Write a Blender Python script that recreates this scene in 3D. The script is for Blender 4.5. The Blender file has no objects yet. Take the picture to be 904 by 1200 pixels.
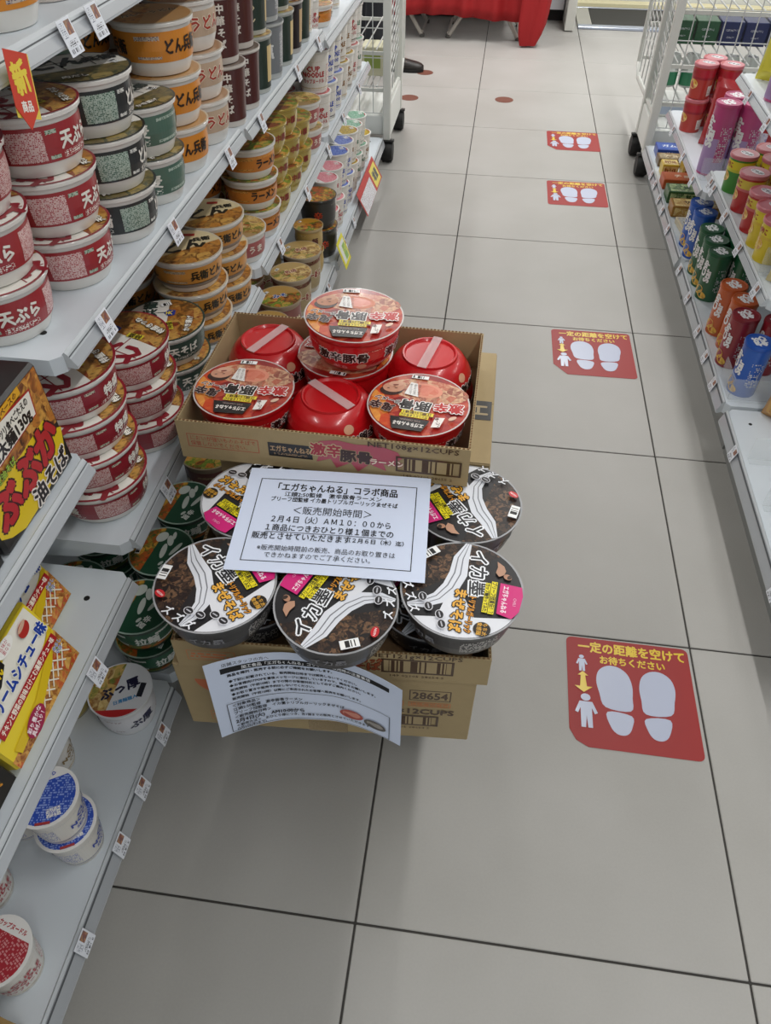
import bpy, bmesh, math, random
from mathutils import Vector, Matrix, Euler
PI = math.pi
SC = bpy.context.scene
COL = SC.collection
random.seed(7)

# ------------------------------------------------------------------ camera
cd = bpy.data.cameras.new('camera')
cam = bpy.data.objects.new('camera', cd)
COL.objects.link(cam)
cam.location = (0.08727, -0.33792, 1.28045)
cam.rotation_euler = (0.772759, -0.005137, 0.134689)
cd.sensor_fit = 'VERTICAL'
cd.sensor_height = 36.0
cd.lens = 864.25 / 1200 * 36.0
cd.clip_start = 0.02
cd.clip_end = 50
SC.camera = cam

# ------------------------------------------------------------------ light and exposure
W = bpy.data.worlds.new('world')
SC.world = W
W.use_nodes = True
W.node_tree.nodes['Background'].inputs[0].default_value = (0.92, 0.97, 1.0, 1)
W.node_tree.nodes['Background'].inputs[1].default_value = 0.46
# rows of ceiling lamps: (x, y, length along y, watts)
LAMPS = [(0.86, -0.95, 1.25, 14), (0.86, 0.50, 1.25, 11), (0.86, 1.95, 1.25, 8.5), (0.86, 3.40, 1.25, 16), (0.86, 4.85, 1.25, 35),
         (-1.5, -0.6, 1.25, 14), (-1.5, 1.2, 1.25, 10), (-1.5, 2.8, 1.25, 12), (-0.55, 4.6, 1.25, 32), (-1.5, 5.6, 1.25, 12), (2.9, 1.6, 1.25, 11), (2.9, 3.4, 1.25, 11), (2.3, 5.4, 1.25, 14)]
SC.view_settings.view_transform = 'Standard'
SC.view_settings.look = 'None'
SC.view_settings.gamma = 1.0
SC.view_settings.use_curve_mapping = False
SC.view_settings.exposure = 0.0

# ------------------------------------------------------------------ helpers: colours and materials
def lin(c):
    return c / 12.92 if c <= 0.04045 else ((c + 0.055) / 1.055) ** 2.4
def hexc(h):
    return tuple(lin(int(h[i:i + 2], 16) / 255) for i in (0, 2, 4)) + (1.0,)
MATS = {}
def mat(h, rough=0.45, metal=0.0, coat=0.0, bump=0.0, bscale=40.0, var=0.0):
    key = (h, rough, metal, coat, bump, bscale, var)
    if key in MATS:
        return MATS[key]
    m = bpy.data.materials.new('paint_' + h)
    m.use_nodes = True
    nt = m.node_tree
    b = nt.nodes['Principled BSDF']
    b.inputs['Base Color'].default_value = hexc(h)
    b.inputs['Roughness'].default_value = rough
    b.inputs['Metallic'].default_value = metal
    b.inputs['Coat Weight'].default_value = coat
    b.inputs['Coat Roughness'].default_value = 0.12
    if bump or var:
        tc = nt.nodes.new('ShaderNodeTexCoord')
        n = nt.nodes.new('ShaderNodeTexNoise')
        n.inputs['Scale'].default_value = bscale
        n.inputs['Detail'].default_value = 4
        nt.links.new(tc.outputs['Object'], n.inputs['Vector'])
        if bump:
            bp = nt.nodes.new('ShaderNodeBump')
            bp.inputs['Strength'].default_value = bump
            bp.inputs['Distance'].default_value = 0.002
            nt.links.new(n.outputs['Fac'], bp.inputs['Height'])
            nt.links.new(bp.outputs['Normal'], b.inputs['Normal'])
        if var:
            mr = nt.nodes.new('ShaderNodeMapRange')
            mr.inputs['To Min'].default_value = 1 - var
            mr.inputs['To Max'].default_value = 1 + var
            nt.links.new(n.outputs['Fac'], mr.inputs['Value'])
            hs = nt.nodes.new('ShaderNodeHueSaturation')
            hs.inputs['Color'].default_value = hexc(h)
            nt.links.new(mr.outputs['Result'], hs.inputs['Value'])
            nt.links.new(hs.outputs['Color'], b.inputs['Base Color'])
    MATS[key] = m
    return m
def ink(h):
    return mat(h, 0.35, 0, 0.35)
def food(name, cols, scale=90.0, rough=0.35):
    """printed picture of noodles and toppings: blotchy cells in the given colours (flat print)"""
    key = ('food', name)
    if key in MATS:
        return MATS[key]
    m = bpy.data.materials.new('print_' + name)
    m.use_nodes = True
    nt = m.node_tree
    b = nt.nodes['Principled BSDF']
    b.inputs['Roughness'].default_value = rough
    b.inputs['Coat Weight'].default_value = 0.35
    b.inputs['Coat Roughness'].default_value = 0.12
    uv = nt.nodes.new('ShaderNodeUVMap')
    n = nt.nodes.new('ShaderNodeTexNoise')
    n.inputs['Scale'].default_value = scale * 0.8
    n.inputs['Detail'].default_value = 3
    n.inputs['Distortion'].default_value = 1.2
    v = nt.nodes.new('ShaderNodeTexVoronoi')
    v.inputs['Scale'].default_value = scale
    mx = nt.nodes.new('ShaderNodeMix')
    mx.data_type = 'RGBA'
    mx.inputs['Factor'].default_value = 0.5
    r = nt.nodes.new('ShaderNodeValToRGB')
    els = r.color_ramp.elements
    while len(els) < len(cols):
        els.new(0.5)
    for i, c in enumerate(cols):
        els[i].position = 0.22 + 0.56 * i / (len(cols) - 1)
        els[i].color = hexc(c)
    nt.links.new(uv.outputs['UV'], n.inputs['Vector'])
    nt.links.new(uv.outputs['UV'], v.inputs['Vector'])
    nt.links.new(n.outputs['Fac'], mx.inputs[6])
    nt.links.new(v.outputs['Color'], mx.inputs[7])
    nt.links.new(mx.outputs[2], r.inputs['Fac'])
    nt.links.new(r.outputs['Color'], b.inputs['Base Color'])
    MATS[key] = m
    return m
def fine(bg, fg, rows=330.0, dens=0.5):
    """rows of tiny illegible print (flat print)"""
    key = ('fine', bg, fg, rows, dens)
    if key in MATS:
        return MATS[key]
    m = bpy.data.materials.new('small_print_' + fg)
    m.use_nodes = True
    nt = m.node_tree
    b = nt.nodes['Principled BSDF']
    b.inputs['Roughness'].default_value = 0.35
    b.inputs['Coat Weight'].default_value = 0.35
    N, L = nt.nodes.new, nt.links.new
    uv = N('ShaderNodeUVMap')
    sp = N('ShaderNodeSeparateXYZ')
    L(uv.outputs['UV'], sp.inputs[0])
    def math_(op, a, bb):
        q = N('ShaderNodeMath')
        q.operation = op
        for i, s in enumerate((a, bb)):
            if isinstance(s, (int, float)):
                q.inputs[i].default_value = s
            elif s is not None:
                L(s, q.inputs[i])
        return q.outputs[0]
    rv = math_('MULTIPLY', sp.outputs['Y'], rows)
    row = math_('FLOOR', rv, None)
    fr = math_('FRACT', rv, None)
    on = math_('MULTIPLY', math_('GREATER_THAN', fr, 0.22), math_('LESS_THAN', fr, 0.86))
    cell = math_('FLOOR', math_('MULTIPLY', sp.outputs['X'], rows * 2.2), None)
    cb = N('ShaderNodeCombineXYZ')
    L(cell, cb.inputs[0])
    L(row, cb.inputs[1])
    wn = N('ShaderNodeTexWhiteNoise')
    L(cb.outputs[0], wn.inputs['Vector'])
    hit = math_('MULTIPLY', on, math_('LESS_THAN', wn.outputs['Value'], dens))
    mx = N('ShaderNodeMix')
    mx.data_type = 'RGBA'
    L(hit, mx.inputs['Factor'])
    mx.inputs[6].default_value = hexc(bg)
    mx.inputs[7].default_value = hexc(fg)
    L(mx.outputs[2], b.inputs['Base Color'])
    MATS[key] = m
    return m
def barcode(bg='f2f2f0', fg='1b1b1b', freq=900.0):
    key = ('bar', bg, fg, freq)
    if key in MATS:
        return MATS[key]
    m = bpy.data.materials.new('bar_code_print')
    m.use_nodes = True
    nt = m.node_tree
    b = nt.nodes['Principled BSDF']
    b.inputs['Roughness'].default_value = 0.5
    N, L = nt.nodes.new, nt.links.new
    uv = N('ShaderNodeUVMap')
    sp = N('ShaderNodeSeparateXYZ')
    L(uv.outputs['UV'], sp.inputs[0])
    a = N('ShaderNodeMath'); a.operation = 'MULTIPLY'; a.inputs[1].default_value = freq
    L(sp.outputs['X'], a.inputs[0])
    f = N('ShaderNodeMath'); f.operation = 'FLOOR'
    L(a.outputs[0], f.inputs[0])
    wn = N('ShaderNodeTexWhiteNoise'); wn.noise_dimensions = '1D'
    L(f.outputs[0], wn.inputs['W'])
    g = N('ShaderNodeMath'); g.operation = 'LESS_THAN'; g.inputs[1].default_value = 0.5
    L(wn.outputs['Value'], g.inputs[0])
    mx = N('ShaderNodeMix'); mx.data_type = 'RGBA'
    L(g.outputs[0], mx.inputs['Factor'])
    mx.inputs[6].default_value = hexc(bg)
    mx.inputs[7].default_value = hexc(fg)
    L(mx.outputs[2], b.inputs['Base Color'])
    MATS[key] = m
    return m
def clear(h='eef4f6', alpha=0.2, rough=0.08):
    key = ('clear', h, alpha)
    if key in MATS:
        return MATS[key]
    m = bpy.data.materials.new('clear_plastic')
    m.use_nodes = True
    b = m.node_tree.nodes['Principled BSDF']
    b.inputs['Base Color'].default_value = hexc(h)
    b.inputs['Roughness'].default_value = rough
    b.inputs['Alpha'].default_value = alpha
    MATS[key] = m
    return m

# ------------------------------------------------------------------ helpers: objects
def link(o, parent=None):
    COL.objects.link(o)
    if parent is not None:
        o.parent = parent
    return o
def tag(o, label=None, cat=None, group=None, kind=None):
    if label: o['label'] = label
    if cat: o['category'] = cat
    if group: o['group'] = group
    if kind: o['kind'] = kind
    return o
def thing(name, label, cat, loc=(0, 0, 0), rz=0.0, group=None):
    o = bpy.data.objects.new(name, None)
    o.empty_display_size = 0.03
    link(o)
    o.location = loc
    o.rotation_euler = (0, 0, rz)
    return tag(o, label, cat, group)
def mesh(name, verts, faces, mats, mi=None, smooth=False, angle=35):
    me = bpy.data.meshes.new(name)
    me.from_pydata([tuple(v) for v in verts], [], faces)
    if not isinstance(mats, (list, tuple)):
        mats = [mats]
    for m in mats:
        me.materials.append(m)
    if mi:
        me.polygons.foreach_set('material_index', mi)
    if smooth:
        me.polygons.foreach_set('use_smooth', [True] * len(me.polygons))
        me.set_sharp_from_angle(angle=math.radians(angle))
    me.update()
    return me
def put(name, me, parent=None, loc=(0, 0, 0), rot=(0, 0, 0)):
    o = bpy.data.objects.new(name, me)
    link(o, parent)
    o.location = loc
    o.rotation_euler = rot
    return o
class MB:
    """collects boxes, tubes, lathes into one mesh"""
    def __init__(s):
        s.v = []; s.f = []; s.m = []
    def add(s, vs, fs, mi=0):
        n = len(s.v)
        s.v += [Vector(v) for v in vs]
        s.f += [tuple(i + n for i in f) for f in fs]
        s.m += [mi] * len(fs)
    def box(s, x0, x1, y0, y1, z0, z1, mi=0, M=None, bev=0.0):
        if bev:
            bm = bmesh.new()
            vs = [bm.verts.new((x, y, z)) for z in (z0, z1) for y in (y0, y1) for x in (x0, x1)]
            for f in ((0, 2, 3, 1), (4, 5, 7, 6), (0, 1, 5, 4), (2, 6, 7, 3), (0, 4, 6, 2), (1, 3, 7, 5)):
                bm.faces.new([vs[i] for i in f])
            bmesh.ops.bevel(bm, geom=list(bm.edges), offset=bev, segments=1, affect='EDGES')
            bm.verts.index_update()
            vv = [v.co.copy() for v in bm.verts]
            ff = [[v.index for v in f.verts] for f in bm.faces]
            bm.free()
        else:
            vv = [Vector((x, y, z)) for z in (z0, z1) for y in (y0, y1) for x in (x0, x1)]
            ff = [(0, 2, 3, 1), (4, 5, 7, 6), (0, 1, 5, 4), (2, 6, 7, 3), (0, 4, 6, 2), (1, 3, 7, 5)]
        if M is not None:
            vv = [M @ v for v in vv]
        s.add(vv, ff, mi)
        return s
    def tube(s, pts, r, n=8, mi=0, cap=True):
        pts = [Vector(p) for p in pts]
        rs = r if isinstance(r, (list, tuple)) else [r] * len(pts)
        vs = []; fs = []
        up0 = None
        for i, p in enumerate(pts):
            d = (pts[min(i + 1, len(pts) - 1)] - pts[max(i - 1, 0)]).normalized()
            if up0 is None:
                up0 = d.orthogonal().normalized()
            a = (up0 - d * up0.dot(d)).normalized()
            up0 = a
            b = d.cross(a)
            for k in range(n):
                t = 2 * PI * k / n
                vs.append(p + (a * math.cos(t) + b * math.sin(t)) * rs[i])
        for i in range(len(pts) - 1):
            for k in range(n):
                fs.append((i * n + k, i * n + (k + 1) % n, (i + 1) * n + (k + 1) % n, (i + 1) * n + k))
        if cap:
            fs.append(tuple(reversed(range(n))))
            fs.append(tuple(range((len(pts) - 1) * n, len(pts) * n)))
        s.add(vs, fs, mi)
        return s
    def lathe(s, prof, n=32, mi=0, M=None, cap=True):
        vs = []; fs = []
        for r, z in prof:
            for k in range(n):
                t = 2 * PI * k / n
                vs.append(Vector((r * math.cos(t), r * math.sin(t), z)))
        for i in range(len(prof) - 1):
            for k in range(n):
                fs.append((i * n + k, i * n + (k + 1) % n, (i + 1) * n + (k + 1) % n, (i + 1) * n + k))
        if cap:
            fs.append(tuple(reversed(range(n))))
            fs.append(tuple(range((len(prof) - 1) * n, len(prof) * n)))
        if M is not None:
            vs = [M @ v for v in vs]
        s.add(vs, fs, mi)
        return s
    def me(s, name, mats, smooth=False, angle=35):
        return mesh(name, s.v, s.f, mats, s.m, smooth, angle)
    def put(s, name, mats, parent=None, smooth=False, angle=35, loc=(0, 0, 0), rot=(0, 0, 0)):
        return put(name, s.me(name, mats, smooth, angle), parent, loc, rot)
def copy_tree(o, parent=None):
    c = o.copy()
    COL.objects.link(c)
    c.parent = parent
    for ch in o.children:
        copy_tree(ch, c)
    return c

# ------------------------------------------------------------------ helpers: lettering and print
TS = bpy.data.scenes.new('lettering')
TC = bpy.data.curves.new('lettering', 'FONT')
TO = bpy.data.objects.new('lettering', TC)
TS.collection.objects.link(TO)
TC.resolution_u = 2
TXT = {}
def glyphs(body, bold, res):
    k = (body, bold, res)
    if k not in TXT:
        TC.body = body
        TC.offset = bold
        TC.resolution_u = res
        TC.space_line = 1.05
        TS.view_layers[0].update()
        dg = TS.view_layers[0].depsgraph
        ev = TO.evaluated_get(dg)
        m = ev.to_mesh()
        vs = [(v.co.x, v.co.y) for v in m.vertices]
        fs = [tuple(p.vertices) for p in m.polygons]
        ev.to_mesh_clear()
        x0 = min(v[0] for v in vs); x1 = max(v[0] for v in vs)
        y0 = min(v[1] for v in vs); y1 = max(v[1] for v in vs)
        TXT[k] = (vs, fs, x0, x1, y0, y1)
    return TXT[k]
class Print:
    """flat print: shapes and lettering laid on a surface by mapf(u, v, layer)"""
    def __init__(s, mapf):
        s.map = mapf
        s.v = []; s.f = []; s.m = []; s.uv = []; s.mats = []; s.lay = 0; s.flat = False
    def mi(s, m):
        if isinstance(m, str):
            m = ink(m)
        if m not in s.mats:
            s.mats.append(m)
        return s.mats.index(m)
    def raw(s, pts, faces, m, uvs=None, layer=None):
        if layer is None:
            s.lay += 1
            layer = s.lay
        if s.flat:
            layer = s.flat
        n = len(s.v)
        s.v += [s.map(u, v, layer) for u, v in pts]
        s.uv += list(uvs or pts)
        s.f += [tuple(i + n for i in f) for f in faces]
        s.m += [s.mi(m)] * len(faces)
    def poly(s, pts, m, x=0, y=0, rot=0, sc=1.0):
        c, q = math.cos(rot), math.sin(rot)
        P = [(x + sc * (a * c - b * q), y + sc * (a * q + b * c)) for a, b in pts]
        s.raw(P, [tuple(range(len(P)))], m, [(a * sc, b * sc) for a, b in pts])
    def rect(s, x, y, w, h, m, rot=0, nu=1, skew=0):
        c, q = math.cos(rot), math.sin(rot)
        if s.flat:
            s.flat = 1 if nu >= 36 else 2
            nu = max(nu, int(w / .005) + 1)
        nv = 5 if nu > 8 else 1
        loc = []
        for j in range(nv + 1):
            for i in range(nu + 1):
                loc.append((-w / 2 + w * i / nu + (j / nv - .5) * h * skew, -h / 2 + h * j / nv))
        P = [(x + a * c - b * q, y + a * q + b * c) for a, b in loc]
        s.raw(P, [(j * (nu + 1) + i, j * (nu + 1) + i + 1, (j + 1) * (nu + 1) + i + 1, (j + 1) * (nu + 1) + i) for j in range(nv) for i in range(nu)], m, loc)
    def frame(s, x, y, w, h, t, m, rot=0, nu=1):
        c, q = math.cos(rot), math.sin(rot)
        lay = s.lay + 1
        for (a, b, ww, hh) in ((0, h / 2, w + t, t), (0, -h / 2, w + t, t), (w / 2, 0, t, h), (-w / 2, 0, t, h)):
            s.lay = lay - 1
            s.rect(x + a * c - b * q, y + a * q + b * c, ww, hh, m, rot, nu if ww > hh else 1)
    def ell(s, x, y, rx, ry, m, rot=0, n=28, a0=0, a1=2 * PI):
        if s.flat:
            s.flat = 2.6
        full = abs(a1 - a0 - 2 * PI) < 1e-6
        pts = [(rx * math.cos(a0 + (a1 - a0) * i / (n if full else n - 1)), ry * math.sin(a0 + (a1 - a0) * i / (n if full else n - 1))) for i in range(n)]
        s.poly(pts, m, x, y, rot)
    def seg(s, R, d, m, rot=0, n=28):
        """part of the disc of radius R with x > d, turned by rot"""
        a = math.acos(max(-1, min(1, d / R)))
        pts = [(R * math.cos(-a + 2 * a * i / (n - 1)), R * math.sin(-a + 2 * a * i / (n - 1))) for i in range(n)]
        s.poly(pts, m, 0, 0, rot)
    def text(s, body, x, y, size, m, rot=0, sx=1.0, bold=0.012, out=None, outw=0.06, al='C', res=1, arc=0, maxw=None, outline_pass=False):
        if out:
            s.text(body, x, y, size, out, rot, sx, bold + outw, None, 0, al, res, arc, maxw, True)
        if s.flat:
            s.flat = 4 if not outline_pass else 3
        vs, fs, x0, x1, y0, y1 = glyphs(body, 0.0, res)
        cx = (x0 + x1) / 2 if al == 'C' else (x0 if al == 'L' else x1)
        nl = body.count('\n')
        cy = 0.36 - nl * 0.525
        if maxw and (x1 - x0) * size * sx > maxw:
            sx = maxw / ((x1 - x0) * size)
        c, q = math.cos(rot), math.sin(rot)
        if bold * size < 0.00012:
            offs = [(0, 0)]
        else:
            k = 4 if bold < 0.055 else 8
            offs = [(bold * math.cos(2 * PI * i / k + .4), bold * math.sin(2 * PI * i / k + .4)) for i in range(k)] + ([(0, 0)] if k == 8 else [])
        s.lay += 1
        for i, (ox, oy) in enumerate(offs):
            P = []
            for a, b in vs:
                a = (a - cx) * size * sx + ox * size
                b = (b - cy + oy) * size
                P.append((x + a * c - b * q, y + a * q + b * c))
            s.raw(P, fs, m, None, s.lay + i * .04)
    def me(s, name):
        me = mesh(name, s.v, s.f, s.mats, s.m)
        ul = me.uv_layers.new(name='UVMap')
        idx = [0] * len(me.loops)
        me.loops.foreach_get('vertex_index', idx)
        flat = [c for i in idx for c in s.uv[i]]
        ul.data.foreach_set('uv', flat)
        return me
    def put(s, name, parent=None, loc=(0, 0, 0), rot=(0, 0, 0)):
        return put(name, s.me(name), parent, loc, rot)
EPS = 0.00012
def on_top(z):
    return lambda u, v, l: Vector((u, v, z + l * EPS))
def on_front(y):          # face looking towards -y
    return lambda u, v, l: Vector((u, y - l * EPS, v))
def on_profile(prof, rm):   # u = arc length at radius rm, v = height; u=0 faces -y
    pr = sorted([(z, r) for r, z in prof])
    def f(u, v, l):
        r = pr[-1][1]
        for (z0, r0), (z1, r1) in zip(pr, pr[1:]):
            if z0 <= v <= z1 and z1 > z0:
                r = r0 + (r1 - r0) * (v - z0) / (z1 - z0)
                break
        r = r + 0.0002 + l * 0.00028
        t = -PI / 2 + u / rm
        return Vector((r * math.cos(t), r * math.sin(t), v))
    return f
ORD = ['nearest', 'second', 'third', 'fourth', 'fifth', 'sixth', 'seventh', 'eighth', 'ninth', 'tenth', 'eleventh', 'twelfth', 'thirteenth', 'fourteenth']
def levels(n):
    return {1: ['single'], 2: ['lower', 'upper'], 3: ['bottom', 'middle', 'top'], 4: ['bottom', 'second', 'third', 'top'], 5: ['bottom', 'second', 'third', 'fourth', 'top']}[n]

# ================================================================== the setting
def tile_material():
    m = bpy.data.materials.new('stone_tile')
    m.use_nodes = True
    nt = m.node_tree
    b = nt.nodes['Principled BSDF']
    N, L = nt.nodes.new, nt.links.new
    g = N('ShaderNodeNewGeometry')
    n1 = N('ShaderNodeTexNoise'); n1.inputs['Scale'].default_value = 3.0; n1.inputs['Detail'].default_value = 5
    n2 = N('ShaderNodeTexNoise'); n2.inputs['Scale'].default_value = 260.0; n2.inputs['Detail'].default_value = 2
    L(g.outputs['Position'], n1.inputs['Vector']); L(g.outputs['Position'], n2.inputs['Vector'])
    r = N('ShaderNodeValToRGB')
    r.color_ramp.elements[0].position = 0.3; r.color_ramp.elements[0].color = hexc('a19f9a')
    r.color_ramp.elements[1].position = 0.7; r.color_ramp.elements[1].color = hexc('aaa8a4')
    L(n1.outputs['Fac'], r.inputs['Fac'])
    mr = N('ShaderNodeMapRange'); mr.inputs['To Min'].default_value = 0.96; mr.inputs['To Max'].default_value = 1.04
    L(n2.outputs['Fac'], mr.inputs['Value'])
    hs = N('ShaderNodeHueSaturation')
    L(r.outputs['Color'], hs.inputs['Color']); L(mr.outputs['Result'], hs.inputs['Value'])
    L(hs.outputs['Color'], b.inputs['Base Color'])
    mr2 = N('ShaderNodeMapRange'); mr2.inputs['To Min'].default_value = 0.42; mr2.inputs['To Max'].default_value = 0.52
    b.inputs['Specular IOR Level'].default_value = 0.35
    L(n1.outputs['Fac'], mr2.inputs['Value']); L(mr2.outputs['Result'], b.inputs['Roughness'])
    return m
TILE = tile_material()
floor = tag(MB().box(-3.6, 4.2, -3.0, 8.4, -0.06, -0.0022).put('floor', mat('3a3835', 0.9)), kind='structure')
tm = MB().box(-0.2982, 0.2982, -0.2982, 0.2982, -0.010, 0.0, bev=0.0012).me('tile', TILE)
for i in range(-2, 3):
    for j in range(-2, 11):
        put('tile', tm, floor, (i * 0.6 + 0.3, j * 0.6 + 0.3, 0))
fm = MB()
for i in range(-6, 7):       # the floor goes on outside the picture
    for j in range(-5, 14):
        if not (-2 <= i < 3 and -2 <= j < 11):
            fm.box(i * .6 + .0018, i * .6 + .5982, j * .6 + .0018, j * .6 + .5982, -0.01, 0)
tag(fm.put('tile_field', TILE, floor), kind='stuff')
ceil = tag(MB().box(-3.6, 4.2, -3.0, 8.4, 2.70, 2.76).put('ceiling', mat('e6e6e2', 0.9)), kind='structure')
tag(MB().box(-3.6, 0.60, 6.9, 7.0, 0, 2.7).box(2.4, 4.2, 6.9, 7.0, 0, 2.7).box(0.6, 2.4, 6.9, 7.0, 2.2, 2.7).put('wall_back', mat('e4e2da', 0.7)), kind='structure')
lamp_white = mat('f4f4f4', 0.4)
em = bpy.data.materials.new('lamp_diffuser'); em.use_nodes = True
_b = em.node_tree.nodes['Principled BSDF']
_b.inputs['Base Color'].default_value = (1, 1, 1, 1); _b.inputs['Emission Color'].default_value = (1, 0.98, 0.94, 1); _b.inputs['Emission Strength'].default_value = 3.0
for k, (x, y, ln, w) in enumerate(LAMPS):
    t = thing('ceiling_light', 'long white ceiling strip light overhead, number %s along the store' % ORD[k], 'light', (x, y, 2.70), 0, 'ceiling strip lights')
    MB().box(-0.06, 0.06, -ln / 2, ln / 2, -0.05, 0).put('housing', lamp_white, t)
    MB().box(-0.045, 0.045, -ln / 2 + .02, ln / 2 - .02, -0.060, -0.0502).put('diffuser', em, t)
    ld = bpy.data.lights.new('lamp_glow', 'AREA')
    ld.shape = 'RECTANGLE'; ld.size = 0.09; ld.size_y = ln - .04
    ld.energy = w; ld.color = (1.0, 0.99, 0.975)
    lo = bpy.data.objects.new('lamp_glow', ld)
    link(lo, t)
    lo.location = (0, 0, -0.064)

# ------------------------------------------------------------------ shelving
SHELF = mat('ccd3d9', 0.38, 0, 0, 0.0)
RAIL = mat('b9bec2', 0.35)
RAILC = mat('a9adb2', 0.22, 0, 0.5)
DARK = mat('2b2b2b', 0.6)
BACK = mat('8f9292', 0.6)
def shelf_part(unit, sx, xf, xb, y0, y1, z, th=0.022, holes=True, tall=False):
    """board with a sloped ticket rail on its front edge; sx=+1 front looks to +x"""
    m = MB()
    yi0, yi1 = y0 + .004, y1 - .004
    # folded tray with clipped corners
    xr = xf - sx * 0.010
    c = 0.012
    pts = [(xb, yi0), (xr - sx * c, yi0), (xr, yi0 + c), (xr, yi1 - c), (xr - sx * c, yi1), (xb, yi1)]
    if sx < 0:
        pts = pts[::-1]
    n = len(pts)
    vs = [(x, y, z) for x, y in pts] + [(x, y, z - th) for x, y in pts]
    fs = [tuple(range(n)), tuple(reversed(range(n, 2 * n)))] + [((i + 1) % n, i, n + i, n + (i + 1) % n) for i in range(n)]
    m.add(vs, fs)
    b = m.put('shelf', SHELF, unit)
    # ticket rail: profile in x-z swept along y
    k_ = 1.0 if tall else .52
    prof = [(px_, pz_ * (k_ if pz_ < 0 else 1)) for px_, pz_ in [(-.011, .0015), (-.008, .0045), (-.005, .0015), (.004, -.028), (.004, -.033), (.000, -.034), (-.010, -.030)]]
    r = MB()
    k = len(prof)
    vv = [(xf + sx * px, yy, z + pz) for yy in (yi0 + .012, yi1 - .012) for px, pz in prof]
    ff = [(i, (i + 1) % k, k + (i + 1) % k, k + i) for i in range(k)] + [tuple(range(k)), tuple(range(k, 2 * k))]
    r.add(vv, ff)
    rr = r.put('ticket_rail', RAIL, b)
    g = MB()
    e = 0.0006
    vv = [(xf + sx * (px + e), yy, z + pz) for yy in (yi0 + .012, yi1 - .012) for px, pz in ((-.0052, .0002), (.0040, -.0275 * k_))]
    g.add(vv, [(0, 1, 3, 2)])
    g.put('clear_strip', RAILC, b)
    gq = MB()
    vv = [(xf + sx * (px + 2 * e), yy, z + pz) for yy in (yi0 + .012, yi1 - .012) for px, pz in ((-.0046, -.0008), (-.0034, -.0042))]
    gq.add(vv, [(0, 1, 3, 2)])
    gq.put('rail_groove', mat('55585c', .6), b)
    if holes:
        for yy in (yi0 + .055, yi1 - .055):
            MB().lathe([(.0045, z + .0001), (.0045, z + .0006)], 10, 0, Matrix.Translation((xf - sx * .055, yy, 0))).put('peg_hole', mat('111111', 0.8), b)
    # bracket under the board
    for yy in (yi0 + .003, yi1 - .006):
        vs = [(xb, yy, z - th), (xf - sx * .06, yy, z - th), (xf - sx * .10, yy, z - th - .018), (xb, yy, z - th - .06)]
        vs += [(x, y + .003, zz) for x, y, zz in vs]
        MB_ = MB()
        MB_.add(vs, [(0, 1, 2, 3), (7, 6, 5, 4), (0, 4, 5, 1), (1, 5, 6, 2), (2, 6, 7, 3), (3, 7, 4, 0)])
        MB_.put('bracket', SHELF, b)
    return b
def gondola(label, sx, xf, xb, y0, y1, shelves, base_z, base_y1=None):
    by1 = base_y1 or y1
    u = thing('shelving_unit', label, 'shelving', (0, 0, 0))
    lo, hi = min(xb, xb - sx * .02), max(xb, xb - sx * .02)
    MB().box(lo, hi, y0, y1, 0, 1.36).put('back_panel', BACK, u)
    for yy in (y0, y1):
        MB().box(min(xb, xb + sx * .03), max(xb, xb + sx * .03), yy - .012 if yy == y1 else yy, yy if yy == y1 else yy + .012, 0, 1.36).put('upright', SHELF, u)
    a, c = (xb, xf - sx * .045)
    MB().box(min(a, c), max(a, c), y0 + .004, by1 - .004, 0, base_z - .031).put('base', mat('8c8e8c', 0.6), u)
    shelf_part(u, sx, xf, xb, y0, by1, base_z, .030, True, True)
    for z in shelves:
        shelf_part(u, sx, xf - sx * .002, xb, y0, y1, z)
    return u
XL, XLB = -0.372, -0.86
XR, XRB = 0.735, 1.22
BZ = 0.113
ZB2, ZC2, ZA2 = 0.787, 0.464, 1.078
ZN1, ZN2 = 0.656, 0.420
ZB3, ZC3, ZB4, ZC4 = 0.775, 0.493, 0.742, 0.500
gondola('white steel shelving nearest the camera at left, with boxed noodles', 1, XL, XLB, -0.47, 0.318, [ZN1, ZN2], BZ)
gondola('white steel shelving at left behind the cardboard boxes, red and black bowls', 1, XL, XLB, 0.324, 1.108, [ZA2, ZB2, ZC2], BZ)
gondola('white steel shelving at left with brown and green tall noodle cups', 1, XL, XLB, 1.114, 1.898, [ZB3, ZC3], BZ)
gondola('farthest white steel shelving at left, beside the wire rack on castors', 1, XL, XLB, 1.904, 2.69, [ZB4, ZC4], BZ, 3.06)
RZ = 0.140
ZR2, ZR3, ZF2 = 0.428, 0.684, 0.356
gondola('nearly empty white steel shelving at the right edge of the picture', -1, XR, XRB, 0.47, 1.246, [], RZ)
gondola('white steel shelving at right holding tall potato chip cans', -1, XR, XRB, 1.252, 2.026, [ZR2, ZR3], RZ)
gondola('farthest white steel shelving at right with small sweets boxes', -1, XR, XRB, 2.032, 2.80, [ZF2], RZ, 3.06)

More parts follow.
